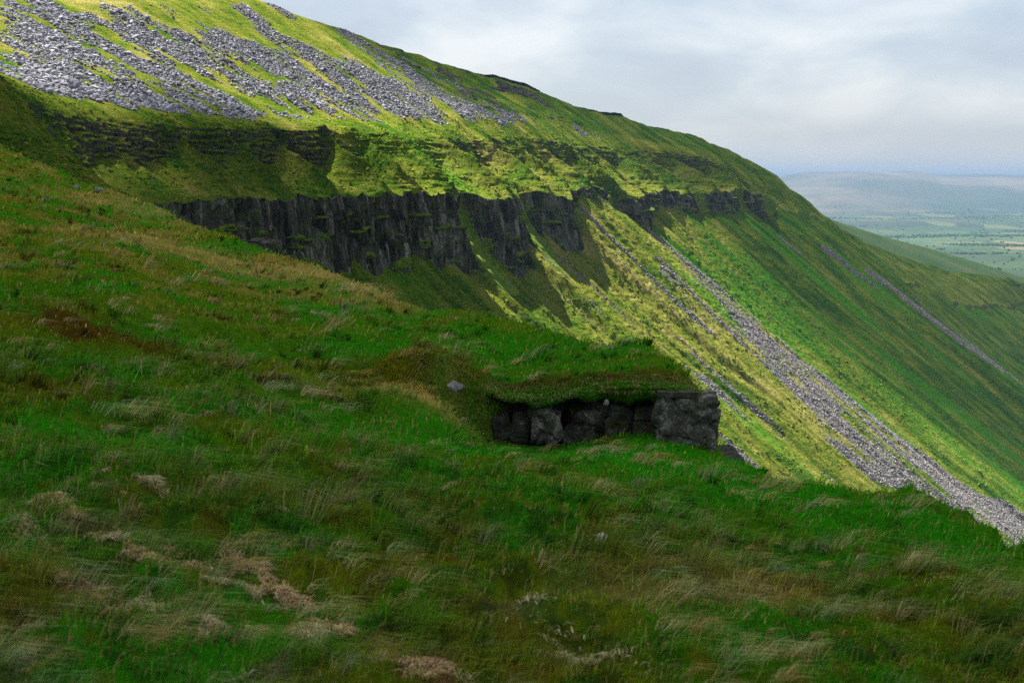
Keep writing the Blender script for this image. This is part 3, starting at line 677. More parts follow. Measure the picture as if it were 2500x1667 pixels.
# ------------------------------------------------------------------ near hill
def zone_tints(X, Y):
    """albedo of the near vegetation by place"""
    n1 = fbm(X/1.7, Y/2.6, 81, 4); n2 = fbm(X/.6, Y/.9, 82, 3); n3 = fbm(X/5, Y/9, 83, 3)
    green = np.array([.075, .200, .004]); lush = np.array([.026, .265, .004]); olive = np.array([.200, .205, .006]); brown = np.array([.165, .105, .008]); straw = np.array([.46, .35, .09])
    green, lush, olive, brown, straw = (q*1.12 for q in (green, lush, olive, brown, straw))
    c = np.broadcast_to(green, X.shape+(3,)).copy()
    def blend(col, w):
        nonlocal c
        w = np.clip(w, 0, 1)[..., None]; c = c*(1-w)+col*w
    blend(olive, sstep(-.05, .65, n1+.3*n3)*.6)
    upz = sstep(34, 60, Y)*sstep(1, -8, X+0*Y)
    blend(olive, upz*.55); blend(straw, upz*sstep(.1, .8, n1+.4*n2)*.5)
    blend(brown, sstep(.4, .9, n2*.7+n3*.5)*.5)
    blend(lush, sstep(-.1, .5, -n1+.35*n3)*.8)
    h1 = fbm(X/.28, Y/.36, 84, 3); h2 = fbm(X/.19+5, Y/.26, 85, 3); h3 = fbm(X/.8, Y/1.1, 86, 3); nearf = sstep(30, 14, Y)
    blend(np.array([.20, .165, .012]), nearf*sstep(.15, .6, h1+.3*h3)*.6)
    blend(np.array([.13, .060, .012]), nearf*sstep(.30, .7, h2+.3*h3)*.4)
    blend(np.array([.015, .030, .006]), nearf*sstep(.25, .7, -h1-.35*h3)*.65)
    blend(np.array([.020, .120, .012]), nearf*sstep(.2, .6, -h2+.3*h3)*.6)
    for (x, y, rx, ry, kind, a) in ZONES:
        w = a*np.exp(-(((X-x)/rx)**2+((Y-y)/ry)**2))*np.clip(1.1+.9*n2+.5*n1, 0, 1.6)
        blend({'lush': lush, 'brown': brown*.6, 'straw': straw, 'olive': olive, 'red': np.array([.22, .12, .05]), 'pale': np.array([.22, .19, .09]), 'dark': np.array([.018, .022, .008])}[kind], w)
    return c
def near_ground():
    az = np.concatenate([np.linspace(-.62, -.40, 20, endpoint=False), np.linspace(-.40, .40, 760, endpoint=False), np.linspace(.40, .75, 30)])
    r = np.concatenate([np.geomspace(3.2, 33, 330, endpoint=False), np.linspace(33, 40, 110, endpoint=False), np.geomspace(40, 150, 200, endpoint=False), np.geomspace(150, 330, 40)])
    A, R_ = np.meshgrid(az, r, indexing='ij'); X = A*R_; Y = R_
    Zg = ground_z(X, Y)
    o = mesh_np('near_hill_ground', np.stack([X, Y, Zg], -1).reshape(-1, 3), quads=grid_faces(len(az), len(r)), mat=mat_ground(), cols={'tint': zone_tints(X, Y).reshape(-1, 3)})
    return props(o, 'grassy slope of the near hill', kind='structure')
near_ground()
# ground behind and beside the viewer
def behind_ground():
    x = np.linspace(-160, 160, 60); y = np.concatenate([np.linspace(-120, 0, 22, endpoint=False), np.linspace(0, 3.1, 5)])
    X, Y = np.meshgrid(x, y, indexing='ij'); xc = np.clip(X, -1.9, 2.2); Zg = ground_z(xc, np.full_like(X, 3.2), False)+(Y-3.2)*-.12-(X-xc)*.25*sstep(0, 20, np.abs(X-xc))
    Zg = np.maximum(np.where(Y > 2, Zg-.05, Zg), -120)
    c = np.broadcast_to(np.array([.04, .11, .014]), X.shape+(3,))
    return props(mesh_np('hill_ground_behind', np.stack([X, Y, Zg], -1).reshape(-1, 3), quads=grid_faces(len(x), len(y)), mat=bpy.data.materials['near_soil'], cols={'tint': c.reshape(-1, 3)}), kind='structure')
behind_ground()

def blades(root, L, width, out, tint, curl, seed):
    """one bent two-segment blade per root"""
    r = np.random.default_rng(seed); n = len(root)
    up = np.array([0, 0, 1.])
    h = np.concatenate([out, np.zeros((n, 1))], 1)
    side = np.stack([-out[:, 1], out[:, 0], np.zeros(n)], 1); side /= np.linalg.norm(side, axis=1)[:, None]+1e-6
    # turn the flat of the blade about its axis at random
    ph = r.uniform(0, 3.14, n)[:, None]; hn = h/(np.linalg.norm(h, axis=1)[:, None]+1e-6)
    side = side*np.cos(ph)+hn*np.sin(ph)*.8
    L = L[:, None]; c = curl[:, None]
    mid = root+up*L*.55+h*L*.28*c; tip = root+up*L*np.clip(.98-.35*c, .3, 1)+h*L*.95*c
    w = width[:, None]*side*.5
    V_ = np.stack([root-w, root+w, mid+w*.75, mid-w*.75, tip], 1).reshape(-1, 3)
    b = np.arange(n)[:, None]*5
    return V_, b+np.array([[3, 2, 4]]), b+np.array([[0, 1, 2, 3]]), np.repeat(tint, 5, 0)
def edge_ok(a, y, m=3.): return y < np.interp(a, EDGE_A, EDGE_R)+m
def make_grass():
    parts = []
    M_G = mat_grass()
    r = np.random.default_rng(21)
    wind = np.array([.95, -.2])
    def emit(name, label, x, y, Lf, tint, curl, outw, wk=1., lift=0.):
        n = len(x); z = ground_z(x, y)+lift
        root = np.stack([x, y, z-.01], 1)
        wd = np.maximum(.0035, .00075*y)*wk*r.uniform(.7, 1.3, n)
        Vb, Tb, Qb, Cb = blades(root, Lf, wd, outw, tint, curl, 5+n % 97)
        o = mesh_np(name, Vb, tris=Tb, quads=Qb, mat=M_G, smooth=False, cols={'tint': Cb})
        return props(o, label, 'grass', kind='stuff')
    def vary(c, s=.25):
        return np.clip(c*np.exp(r.normal(0, s, (len(c), 1)))*np.exp(r.normal(0, .10, c.shape)), 0, .8)
    # 1. short turf everywhere
    n = N_TURF
    a = r.uniform(-.46, .46, n); y = np.exp(r.uniform(math.log(5.), math.log(140), n)); ok = edge_ok(a, y); a, y = a[ok], y[ok]; x = a*y
    L = np.clip(.055+.0016*y, 0, .20)*r.uniform(.5, 1.6, len(x)); th = r.uniform(0, 6.28, len(x))
    out = np.stack([np.cos(th), np.sin(th)], 1)*.55+wind*.5
    bx = r.uniform(-4.8, .4, 16000); by = r.uniform(35.2, 37.4, 16000); bf = zone_tints(bx, by)
    x = np.concatenate([x, bx]); y = np.concatenate([y, by]); L = np.concatenate([L, r.uniform(.06, .22, 16000)]); out = np.concatenate([out, np.stack([r.normal(.4, .3, 16000), r.normal(-.5, .3, 16000)], 1)])
    c = vary(zone_tints(x, y)); dead = r.random(len(x)) < .12; c[dead] = vary(np.tile([.38, .28, .09], (dead.sum(), 1)))
    emit('short_turf', 'short green turf covering the near hill', x, y, L, c, r.uniform(.3, 1.2, len(x)), out, 1.2)
    # 2. tussocks of long grass
    n = N_TUS
    a = r.uniform(-.46, .46, n); y = np.exp(r.uniform(math.log(5.5), math.log(135), n)); x = a*y
    dens = .42+1.5*fbm(x/1.9, y/2.6, 91, 3)+.5*fbm(x/.6, y/.8, 92, 2)
    shelf = np.zeros(n)
    for (sx_, sy_, rx, ry) in SHORT: shelf = np.maximum(shelf, np.exp(-(((x-sx_)/rx)**2+((y-sy_)/ry)**2)))
    dens = dens-1.1*shelf
    ok = (r.random(n) < dens) & edge_ok(a, y, 1.5); x, y = x[ok], y[ok]; n = len(x)
    per = 30; sc = np.clip(.10+.0046*y, 0, .38)*r.lognormal(-.12, .4, n)*(1-.35*sstep(20, 60, y))
    ph = r.uniform(0, 6.28, (n, per)); rr = np.abs(r.normal(0, 1, (n, per)))
    rad = sc*.32
    X = (x[:, None]+rad[:, None]*rr*np.cos(ph)).ravel(); Y = (y[:, None]+rad[:, None]*rr*np.sin(ph)*1.0).ravel()
    out = np.stack([(np.cos(ph)*np.clip(rr, .2, 1.3)*.55).ravel(), (np.sin(ph)*np.clip(rr, .2, 1.3)*.55).ravel()], 1)+wind*.75
    L = np.repeat(sc, per)*r.uniform(.6, 1.35, n*per)*1.15
    tt = zone_tints(x, y)
    kind = r.random(n)+.25*fbm(x/3, y/4, 93, 2)
    mixw = np.where(kind[:, None] > 1.0, .75, np.where(kind[:, None] > .85, .45, .08))
    strawc = np.array([.40, .32, .15])
    tt = tt*(1-mixw)+strawc*mixw
    dk = kind < .10; tt[dk] = tt[dk]*.4
    # rushes: greyish pale tufts
    ru = r.random(n) < .016; tt[ru] = np.array([.22, .24, .11])
    c = vary(np.repeat(tt, per, 0), .3)
    emit('long_grass', 'long wind-bent grass tussocks on the near hill', X, Y, L, c, r.uniform(.7, 1.7, len(X)), out, 1.0)
    # 3. thin straw stalks
    n = N_STALK
    a = r.uniform(-.46, .46, n); y = np.exp(r.uniform(math.log(6), math.log(110), n)); x = a*y
    ok = (r.random(n) < .35+1.2*fbm(x/2.2, y/3, 94, 3)) & edge_ok(a, y, 1); x, y = x[ok], y[ok]
    out = np.stack([r.normal(0, .35, len(x)), r.normal(0, .35, len(x))], 1)+wind*.7
    emit('straw_stalks', 'thin straw coloured stalks among the grass', x, y, np.clip(.2+.003*y, 0, .42)*r.uniform(.6, 1.3, len(x)), vary(np.tile([.36, .27, .10], (len(x), 1)), .3), r.uniform(.4, 1.2, len(x)), out, .7)
    # pale wind-combed tufts, dry and bleached
    n = 1900
    a = r.uniform(-.46, .46, n); y = np.exp(r.uniform(math.log(6.5), math.log(60), n)); x = a*y
    ok = (fbm(x/1.6, y/2.2, 96, 3) > .12) & edge_ok(a, y, 1); x, y = x[ok], y[ok]; n = len(x); per = 26
    sc = np.clip(.12+.0045*y, 0, .36)*r.lognormal(-.1, .35, n); ph = r.uniform(0, 6.28, (n, per)); rr = np.abs(r.normal(0, 1, (n, per)))
    X = (x[:, None]+sc[:, None]*.35*rr*np.cos(ph)).ravel(); Y = (y[:, None]+sc[:, None]*.35*rr*np.sin(ph)).ravel()
    out = np.stack([(np.cos(ph)*.3).ravel(), (np.sin(ph)*.3).ravel()], 1)+np.array([1.25, -.1])
    k_ = r.random(n); tc_ = np.where(k_[:, None] < .45, np.array([[.50, .40, .16]]), np.where(k_[:, None] < .75, np.array([[.30, .36, .15]]), np.array([[.42, .30, .10]])))
    emit('bleached_tufts', 'pale bleached tufts combed over by the wind', X, Y, np.repeat(sc, per)*r.uniform(.6, 1.3, n*per), vary(np.repeat(tc_, per, 0), .35), r.uniform(.8, 1.8, n*per), out, .8)
    # 4. dead moss and litter patches: short crinkled pale blades
    X = []; Y = []; C_ = []
    for (px_, py_, rx, ry, kind, a_) in ZONES:
        if kind not in ('red', 'pale'): continue
        m_ = int(1500*a_); u = r.normal(0, 1, m_); u2 = r.normal(0, .35, m_)+.3*np.sin(u*2.2+px_*9)
        X.append(px_+rx*(u*1.0+u2*.5)); Y.append(py_+ry*(-u*.6+u2*1.0))
        base = np.array([.60, .40, .21]) if kind == 'red' else np.array([.50, .42, .22]); C_.append(np.tile(base, (m_, 1)))
    X = np.concatenate(X); Y = np.concatenate(Y); C_ = vary(np.concatenate(C_), .35); nn = fbm(X/.25, Y/.3, 95, 3); ok = nn > .0
    X, Y, C_ = X[ok], Y[ok], C_[ok]; th = r.uniform(0, 6.28, len(X))
    emit('dead_moss', 'pinkish pale dead moss and grass litter in small patches', X, Y, r.uniform(.02, .06, len(X)), C_, r.uniform(.8, 2.2, len(X)), np.stack([np.cos(th), np.sin(th)], 1), 2.2, .02)
make_grass()

# ------------------------------------------------------------------ the low rock outcrop
M_OUT = mat_stone('outcrop_rock', (.012, .011, .009), (.045, .042, .034), (.14, .13, .11), 2.6, .7, .75, False)  # darker rock tone: shade of the recess put into its colour
M_LIT = mat_stone('corner_rock', (.015, .014, .012), (.070, .066, .056), (.34, .32, .28), 3.4, 1., .5, False)  # lighter copy of the outcrop rock, coloured as lit, with more lichen
M_PALE = mat_stone('pale_rock', (.08, .08, .075), (.22, .22, .21), (.42, .42, .40), 3, .3, .3, False)
def block(name, cx_, cy_, z0, w, d, h, seed, parent, mat, taper=.0, tilt=0., rough=.035, cham=.82):
    """a rough, nearly rectangular block with broken edges"""
    r = np.random.default_rng(seed); n = 22
    bm_ = bmesh.new(); bmesh.ops.create_cube(bm_, size=2); bmesh.ops.subdivide_edges(bm_, edges=bm_.edges[:], cuts=n, use_grid_fill=True)
    P = np.array([v.co[:] for v in bm_.verts]); F = [[v.index for v in f.verts] for f in bm_.faces]; bm_.free()
    # break corners and edges with random planes
    for i in range(12):
        nn = r.normal(size=3); nn[np.argmin(np.abs(nn))] *= r.uniform(0, .6); nn /= np.linalg.norm(nn)
        dmax = np.abs(nn).sum(); dd = dmax*r.uniform(cham, .97)
        over = P@nn-dd; P = P-np.maximum(over, 0)[:, None]*nn[None]
    P[:, 0] *= 1-taper*(P[:, 2]+1)/2
    P = P*np.array([w/2, d/2, h/2])
    nz = fbm(P[:, 0]*2.2+seed, P[:, 2]*2.2+P[:, 1]*1.7, seed, 5)
    crack = np.minimum(np.abs(vnoise(P[:, 0]*1.4+seed, P[:, 2]*1.1, seed+3)), np.abs(vnoise(P[:, 0]*.8, P[:, 2]*2.1+seed, seed+4)))
    nd = P/np.array([w/2, d/2, h/2]); nd = nd/(np.linalg.norm(nd, axis=1)[:, None]+1e-6)
    P = P+nd*(rough*2.2*nz-.09*np.exp(-(crack/.05)**2))[:, None]*min(w, h)
    c, s_ = math.cos(tilt), math.sin(tilt)
    P = np.stack([P[:, 0]*c-P[:, 2]*s_, P[:, 1], P[:, 0]*s_+P[:, 2]*c], 1)+np.array([cx_, cy_, z0+h/2])
    return mesh_np(name, P, quads=np.array(F), mat=mat, smooth=False, parent=parent)
def px(x, y, Y):
    a = (x-1176)/3266.; b = -(y-784)/3266.
    ry = math.cos(PITCH)+b*math.sin(PITCH); rz = -math.sin(PITCH)+b*math.cos(PITCH)
    return a/ry*Y, rz/ry*Y
def block_at(name, x0, x1, y0, y1, Y, d, seed, parent, mat, **kw):
    xa, za = px(x0, y0, Y); xb, zb = px(x1, y1, Y)
    return block(name, (xa+xb)/2, Y+d/2, zb, xb-xa, d, za-zb, seed, parent, mat, **kw)
oc = bpy.data.objects.new('rock_outcrop', None); link(oc)
props(oc, 'low dark rock outcrop under a turf overhang at the edge of the near shelf', 'rock outcrop')
block_at('corner_block', 1503, 1652, 908, 1056, 34.6, 1.3, 101, oc, M_LIT, taper=.03, tilt=-.02, cham=.86, rough=.036)['label'] = 'large square dark block with a pale lichened top'
block_at('rock_block', 1213, 1292, 936, 1026, 34.9, .9, 102, oc, M_LIT, taper=.22, tilt=.05, rough=.07, cham=.7)['label'] = 'rounded upright block blotched with pale lichen'
block_at('rock_block', 1172, 1220, 945, 1020, 35.4, .9, 103, oc, M_OUT, taper=.2, tilt=-.1, cham=.7)
block_at('rock_block', 1120, 1180, 950, 1012, 35.7, .9, 133, oc, M_OUT, taper=.3, tilt=.15, cham=.7)
block_at('rock_block', 1288, 1400, 950, 1030, 35.3, 1.0, 104, oc, M_OUT, taper=.35, tilt=-.06, rough=.09, cham=.65)
block_at('rock_block', 1385, 1462, 928, 1030, 35.45, 1.0, 105, oc, M_OUT, taper=.18, tilt=.08, rough=.07, cham=.7)
block_at('rock_block', 1340, 1420, 925, 962, 35.7, .8, 134, oc, M_OUT, taper=.1, tilt=-.12, rough=.08, cham=.7)
block_at('rock_block', 1450, 1510, 935, 1040, 35.35, 1.2, 106, oc, M_OUT, taper=.15, tilt=-.05, cham=.75)
block_at('back_wall', 1150, 1560, 915, 1030, 36.35, .8, 107, oc, M_OUT, rough=.05)
block_at('ledge', 1640, 1716, 1048, 1085, 34.6, 1.6, 108, oc, M_OUT, taper=.25)
block_at('cap_stone', 1512, 1600, 900, 913, 34.62, .7, 109, oc, M_OUT, rough=.08)['label'] = 'thin pale slab lying over the corner block'
# turf lip overhanging the recess
def turf_lip():
    n = 150; m = 14
    s = np.linspace(0, 1, n); x0, _ = px(1120, 900, 35.6); x1, _ = px(1600, 900, 35.6); X = x0+(x1-x0)*s
    ph = np.linspace(0, 1, m)
    P = np.zeros((n, m, 3)); T_ = np.zeros((n, m, 3))
    droop = .14+.30*np.clip(fbm(X/.7, 2.2, 111, 4)+.3, 0, 1.3)
    reach = 35.15+.3*fbm(X/1.3, 5., 112, 3)+.45*sstep(.12, 0, s)+.2*sstep(.9, 1, s)
    for j, q in enumerate(ph):
        # from the turf behind, out over the edge, down and back under
        if q < .5: y = lerp(37.4, reach, q/.5); dz_ = np.zeros(n)
        elif q < .75: y = reach-.10*np.sin((q-.5)/.25*math.pi); dz_ = -droop*(q-.5)/.25
        else: y = lerp(reach, 36.6, (q-.75)/.25); dz_ = -droop-.03*(q-.75)
        base = ground_z(X, np.full(n, 37.5), False)+.10
        P[:, j] = np.stack([X, y+.08*fbm(X/.3, q*4., 113, 3), base+dz_+.03*fbm(X/.25, q*5, 114, 3)-.10*(1-q/.5 if q < .5 else 0)**2], 1)
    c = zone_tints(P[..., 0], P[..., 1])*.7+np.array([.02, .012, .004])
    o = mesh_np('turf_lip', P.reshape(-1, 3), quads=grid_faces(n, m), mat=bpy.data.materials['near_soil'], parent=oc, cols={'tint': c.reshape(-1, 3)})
    # grass hanging over the lip
    r = np.random.default_rng(31); N = 15000
    i = r.integers(0, n, N); j = r.integers(0, 9, N); root = P[i, j]+np.stack([r.normal(0, .03, N), r.normal(0, .03, N), np.full(N, -.01)], 1)
    out = np.stack([r.normal(.15, .3, N), -np.abs(r.normal(.3, .35, N))], 1)
    tint = c[i, j]*np.exp(r.normal(0, .3, (N, 1))); st = r.random(N) < .3; tint[st] = np.array([.28, .21, .09])*np.exp(r.normal(0, .3, (st.sum(), 1)))
    curl = r.uniform(.4, 1.2, N)+(j > 5)*1.2
    Vb, Tb, Qb, Cb = blades(root, r.uniform(.06, .24, N), r.uniform(.015, .035, N), out, tint, curl, 9)
    g = mesh_np('overhanging_grass', Vb, tris=Tb, quads=Qb, mat=bpy.data.materials['grass_blades'], smooth=False, parent=oc, cols={'tint': Cb})
    g['kind'] = 'stuff'
turf_lip()
def lone_rock(name, x, y, Y, w, seed, mat, label, cat, st=(1.2, .9, .7)):
    X, Z_ = px(x, y, Y); P, F = rock_shape(seed, st, 12, 3, .06); P = P*w/2
    o = mesh_np(name, P, tris=F, mat=mat, smooth=False); o.location = (X, Y, Z_); return props(o, label, cat)
lone_rock('boulder', 1046, 886, 35.75, .36, 201, M_PALE, 'small pale grey rock poking out of the turf left of the rock outcrop', 'boulder', (1.2, .9, .8))
lone_rock('stone', 1393, 922, 34.9, .16, 202, M_PALE, 'small pale oval stone wedged under the turf overhang of the outcrop', 'stone', (.9, .6, 1.))
X0, Z0 = px(1382, 1245, 14.6)
lone_rock('stone', 1382, 1236, 14.3, .13, 203, mat_stone('white_stone', (.35, .35, .33), (.6, .6, .57), (.75, .75, .72), 9, 0, 0, False), 'small white stone lying alone in the near grass', 'stone', (1., .8, .9))
for i, (x, y, Y, w, l) in enumerate([(175, 432, 104, .6, 'grey broken rock in the bare patch on the left shoulder of the near hill'),
        (125, 424, 112, .6, 'dark low rock in the bare patch nearest the left edge'),
        (228, 436, 101, .5, 'small rock at the right end of the bare patch on the left shoulder')]):
    lone_rock('boulder', x, y, Y, w, 210+i, M_PALE, l, 'boulder')
brow = bpy.data.objects.new('brow_crag', None); link(brow); props(brow, 'small dark crag jutting from the brow of the near hill below the cliff', 'crag')
block_at('rock_block', 590, 628, 556, 588, 77, 3, 120, brow, M_OUT, taper=.3, rough=.09)
block_at('rock_block', 560, 600, 552, 574, 77.5, 3, 121, brow, M_OUT, taper=.2, rough=.09)

# ------------------------------------------------------------------ distance: spur, plain, hills, woods
def mat_plain():
    m = NT('plain_fields'); pos = m.n('ShaderNodeNewGeometry').outputs['Position']
    v = m.n('ShaderNodeTexVoronoi', _feature='F1'); v.inputs['Scale'].default_value = .0042; v.inputs['Randomness'].default_value = .85
    w = m.noise(m.scale(pos, (1, 1, 0)), .002, 2); m.l(m.scale(pos, (1, .45, 0)), v.inputs['Vector'])
    sep = m.n('ShaderNodeSeparateColor'); m.l(v.outputs['Color'], sep.inputs[0])
    col = m.ramp(sep.outputs[0], [(.0, (.014, .028, .012)), (.3, (.020, .045, .014)), (.55, (.030, .060, .016)), (.75, (.06, .075, .025)), (.93, (.14, .11, .06)), (.97, (.014, .028, .01))])
    col.node.color_ramp.interpolation = 'CONSTANT'
    big = m.noise(m.scale(pos, (1, .5, 0)), .0003, 4)
    col = m.mix(m.mr(big, .45, .6, 0, .8), col, (.045, .08, .03))
    e = m.n('ShaderNodeTexVoronoi', _feature='DISTANCE_TO_EDGE'); e.inputs['Scale'].default_value = .0042; e.inputs['Randomness'].default_value = .85; m.l(m.scale(pos, (1, .45, 0)), e.inputs['Vector'])
    col = m.mix(m.mr(e.outputs[0], .0, .05, 1, 0), col, (.02, .045, .015))
    hz_ = m.n('ShaderNodeSeparateXYZ'); m.l(pos, hz_.inputs[0])
    moor = m.ramp(m.noise(m.scale(pos, (1, .5, 0)), .0006, 5, .6), [(.35, (.02, .04, .02)), (.5, (.05, .055, .035)), (.65, (.12, .10, .07))])
    col = m.mix(m.mr(m.math('ADD', hz_.outputs[2], m.math('MULTIPLY', big, 60.)), -265, -215), col, moor)
    return m.bsdf(col, .95, None, .05)
def plain():
    az = np.concatenate([np.linspace(-1.2, .12, 40, endpoint=False), np.linspace(.12, .48, 420, endpoint=False), np.linspace(.48, 1.4, 30)])
    r = np.concatenate([np.geomspace(900, 3800, 20, endpoint=False), np.geomspace(3800, 33000, 330)])
    A, R_ = np.meshgrid(az, r, indexing='ij'); X = A*R_; Y = R_
    Zp = -300+14*fbm(X/900, Y/1200, 131, 3)+10
    far = sstep(10500, 16000, R_)
    ridge = .66*np.interp(A, [-1.2, .18, .19, .21, .24, .27, .285, .30, .33, .345, .36, .40, 1.4], HILL_TOP)
    Zp = Zp+far*(ridge+300)*(.86+.05*fbm(X/2500, Y/2500, 132, 3))+sstep(15500, 16800, R_)*(ridge+300)*.14+far*(R_ < 1e9)*(14*fbm(X/900, Y/900, 133, 4)*sstep(17000, 15000, R_)+4*fbm(X/500, Y/500, 13, 3))
    Zp = Zp+sstep(7500, 10500, R_)*30*np.clip(fbm(X/2200+4, Y/2600, 134, 3), 0, 1)
    Zp = np.where(R_ > 17500, Zp-(R_-17500)*.03, Zp)
    return props(mesh_np('far_plain_and_hills', np.stack([X, Y, Zp], -1).reshape(-1, 3), quads=grid_faces(len(az), len(r)), mat=mat_plain()), 'hazy farmland plain rising to low blue hills on the horizon', kind='structure'), A, R_, Zp
pl, PA, PR, PZ = plain()
def ground_sheet():
    n = 40; x = np.linspace(-60000, 60000, n); X, Y = np.meshgrid(x, x, indexing='ij')
    return props(mesh_np('ground', np.stack([X, Y, np.full_like(X, -345.)], -1).reshape(-1, 3), quads=grid_faces(n, n), mat=bpy.data.materials['plain_fields']), kind='structure')
ground_sheet()
def far_spur():
    # crest line drawn through the world from the shoulder of the near valley side down to the plain
    y0 = 3000.; s = np.linspace(-1.2, 1.6, 160)
    crest = []
    for q in s:
        x_ = 1930+(2352-1930)*q; yy = np.interp(q, [-1.2, 0, .25, .5, .75, 1., 1.6], [330, 511, 545, 572, 603, 637, 700])
        X, Z_ = px(x_, yy, y0+q*250); crest.append((X, y0+q*250, Z_))
    crest = np.array(crest); ts = np.concatenate([np.linspace(-900, 0, 40, endpoint=False), np.linspace(0, 600, 20)])
    P = crest[:, None, :]+np.stack([-.25*ts, ts, -np.where(ts < 0, -ts*.36, ts*.5+0*ts)], -1)[None]
    P[..., 2] += 6*fbm(P[..., 0]/160, P[..., 1]/160, 141, 4)*np.clip(np.abs(ts)/120, 0, 1)[None]
    m = NT('spur_turf'); pos = m.n('ShaderNodeNewGeometry').outputs['Position']
    col = m.ramp(m.noise(pos, .012, 6, .65), [(.35, (.03, .09, .012)), (.55, (.06, .11, .02)), (.7, (.10, .12, .03))])
    m.bsdf(col, .95, m.bump(m.noise(pos, .05, 5, .6), 6, .6), .1)
    return props(mesh_np('far_spur_hill', P.reshape(-1, 3), quads=grid_faces(len(s), len(ts))[:, ::-1], mat=m.m), 'dull green spur sloping down to the plain behind the hillside', kind='structure')
far_spur()
def woods():
    r = np.random.default_rng(41); n = 34000
    a = r.uniform(.16, .46, n); R_ = np.exp(r.uniform(math.log(4300), math.log(12000), n)); X = a*R_; Y = R_
    belt = fbm(X/700, Y/260, 142, 3); hedge = np.minimum(np.abs(np.mod(Y+.2*X+60*fbm(X/900, Y/900, 7, 2), 330)-165), np.abs(np.mod(X-.3*Y+60*fbm(X/900, Y/900, 8, 2), 460)-230)*1.5)
    ok = ((belt > .48) & (r.random(n) < .9)) | ((hedge < 4) & (r.random(n) < .6)); X, Y = X[ok], Y[ok]; a = a[ok]; R_ = R_[ok]
    zi = np.clip(np.searchsorted(PR[0], R_), 0, PR.shape[1]-1); ai = np.clip(np.searchsorted(PA[:, 0], a), 0, PA.shape[0]-1); Zz = PZ[ai, zi]
    s = r.uniform(2.0, 4.2, len(X))*(1+R_/12000)
    o = merge_stones('distant_woods', np.stack([X, Y, Zz+s*.4], 1), s, None, 12)
    m = NT('woodland'); pos = m.n('ShaderNodeNewGeometry').outputs['Position']; m.bsdf(m.ramp(m.noise(pos, .06, 4), [(.3, (.015, .04, .012)), (.7, (.04, .08, .02))]), .95, None, .05)
    o.data.materials.clear(); o.data.materials.append(m.m)
    return props(o, 'dark woods and hedgerow trees scattered over the far plain', 'woodland', kind='stuff')
woods()

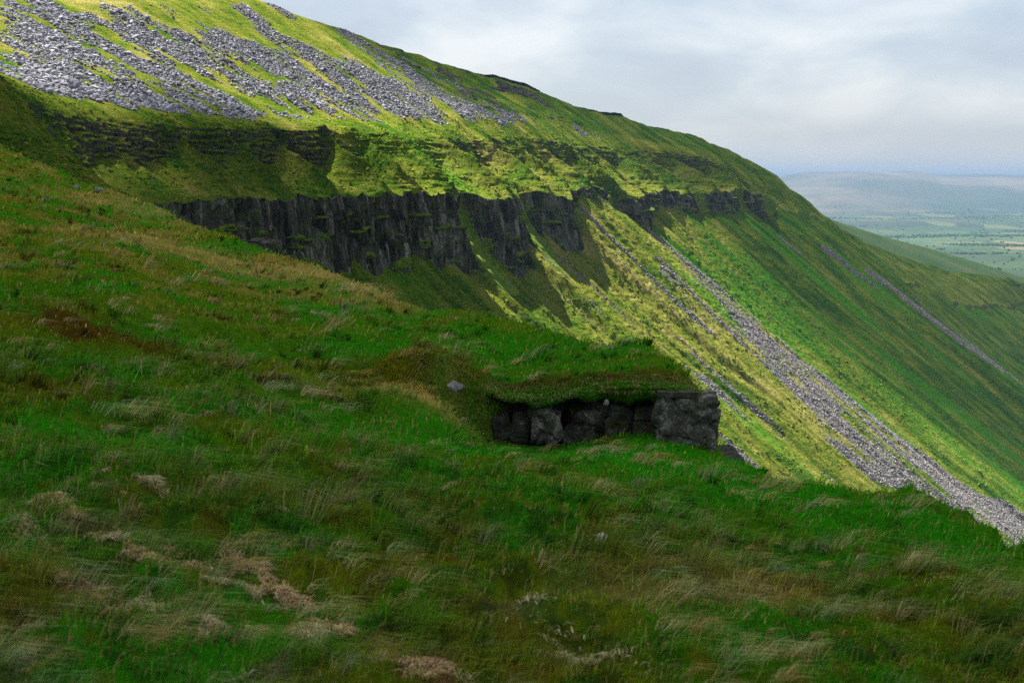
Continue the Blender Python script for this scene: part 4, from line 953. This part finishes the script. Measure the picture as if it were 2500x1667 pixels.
# ------------------------------------------------------------------ clouds that shade the near hill and the right of the valley side
def mat_cloud():
    m = NT('cloud'); d = m.n('ShaderNodeBsdfDiffuse'); d.inputs[0].default_value = (.75, .77, .8, 1); t = m.n('ShaderNodeBsdfTranslucent'); t.inputs[0].default_value = (.22, .225, .235, 1)
    x = m.n('ShaderNodeMixShader'); x.inputs[0].default_value = .5; m.l(d.outputs[0], x.inputs[1]); m.l(t.outputs[0], x.inputs[2])
    th = m.attr('thick').outputs['Fac']; tr = m.n('ShaderNodeBsdfTransparent'); y = m.n('ShaderNodeMixShader')
    m.l(m.mr(th, 0, 1, 0, 1), y.inputs[0]); m.l(tr.outputs[0], y.inputs[1]); m.l(x.outputs[0], y.inputs[2]); m.l(y.outputs[0], m.out.inputs[0]); return m.m
M_CLOUD = mat_cloud()
def cloud(poly3, step, alt, label, seed, soft, dense=1.):
    P = np.array([[x+SUN[0]/SUN[2]*(alt-z), y+SUN[1]/SUN[2]*(alt-z)] for x, y, z in poly3])
    lo, hi = P.min(0)-soft, P.max(0)+soft
    xs = np.arange(lo[0], hi[0]+step, step); ys = np.arange(lo[1], hi[1]+step, step); X, Y = np.meshgrid(xs, ys, indexing='ij')
    ins = in_poly(X, Y, P)
    d = np.full(X.shape, 1e9)
    for i in range(len(P)):
        a, b = P[i-1], P[i]; ab = b-a; tt = np.clip(((X-a[0])*ab[0]+(Y-a[1])*ab[1])/(ab@ab+1e-9), 0, 1)
        d = np.minimum(d, np.hypot(X-a[0]-tt*ab[0], Y-a[1]-tt*ab[1]))
    sd = np.where(ins, d, -d)+12*fbm(X/60, Y/60, seed, 4)
    keep = sd > -soft*.5
    th = sstep(-soft*.5, soft*.5, sd)
    hgt = np.clip(sd+soft*.5, 0, 260)**.8
    top = alt+hgt*.8*(1+.5*fbm(X/90, Y/90, seed+1, 4)); bot = alt-2-hgt*.10*(1+.5*fbm(X/120, Y/120, seed+2, 4))
    n, m_ = X.shape; idx = -np.ones((n, m_), int); idx[keep] = np.arange(keep.sum()); N = int(keep.sum())
    Vt = np.stack([X[keep], Y[keep], top[keep]], 1); Vb = np.stack([X[keep], Y[keep], bot[keep]], 1)
    q = np.stack([idx[:-1, :-1], idx[1:, :-1], idx[1:, 1:], idx[:-1, 1:]], -1).reshape(-1, 4); q = q[(q >= 0).all(1)]
    thv = th[keep]*dense; thv = np.concatenate([thv, thv])
    return mesh_np('cloud', np.concatenate([Vt, Vb]), quads=np.concatenate([q, q[:, ::-1]+N]), mat=M_CLOUD, cols={'thick': np.stack([thv]*3, 1)})
def hk(k, t, z): x, y = base_xy(k, t); return (x, y, z)
A_ = [hk(*p) for p in CLOUD_A]
A_ = [(-420, 620, 60), (-230, 470, 22)]+A_[0:]+[(-32, 470, -40), (-10, 380, -70), (70, 260, -120), (110, 120, -60), (110, -120, 0), (-350, -120, 0), (-500, 300, 30)]
props(cloud(A_, 6., 1400, '', 151, 64), 'bulky white cloud overhead that keeps the near hill in shade', 'cloud')
B_ = [hk(60, -420, 80), hk(92, -200, 80), hk(97, -110, 60), hk(104, -70, 40), hk(130, -52, 34)]+[hk(*p) for p in CLOUD_B]+[hk(250, 215, -170), hk(270, 330, -220), (700, 350, -250), (3500, 900, -300), (3600, 3900, -200), (900, 3900, -150), (-300, 1500, 60)]
props(cloud(B_, 14., 1500, '', 152, 44, .50), 'very broad white cloud shading the ridge and the right of the valley side', 'cloud')

# ------------------------------------------------------------------ haze
def haze():
    bm_ = bmesh.new(); bmesh.ops.create_cube(bm_, size=1); me = bpy.data.meshes.new('haze'); bm_.to_mesh(me); bm_.free()
    o = link(bpy.data.objects.new('haze', me)); lo, hi = -346.5, 135.
    o.scale = (100000, 100000, hi-lo); o.location = (0, 20000, (lo+hi)/2)
    # the box must hold the whole ground sheet
    o.scale = (124000, 124000, hi-lo); o.location = (0, 0, (lo+hi)/2)
    m = NT('haze'); v = m.n('ShaderNodeVolumePrincipled'); v.inputs['Density'].default_value = HAZE_D; v.inputs['Color'].default_value = (*HAZE_C, 1)
    v.inputs['Anisotropy'].default_value = 0.; m.l(v.outputs[0], m.out.inputs['Volume']); me.materials.append(m.m)
    return props(o, 'thin blue haze filling the valley air', 'haze', kind='stuff')
haze()
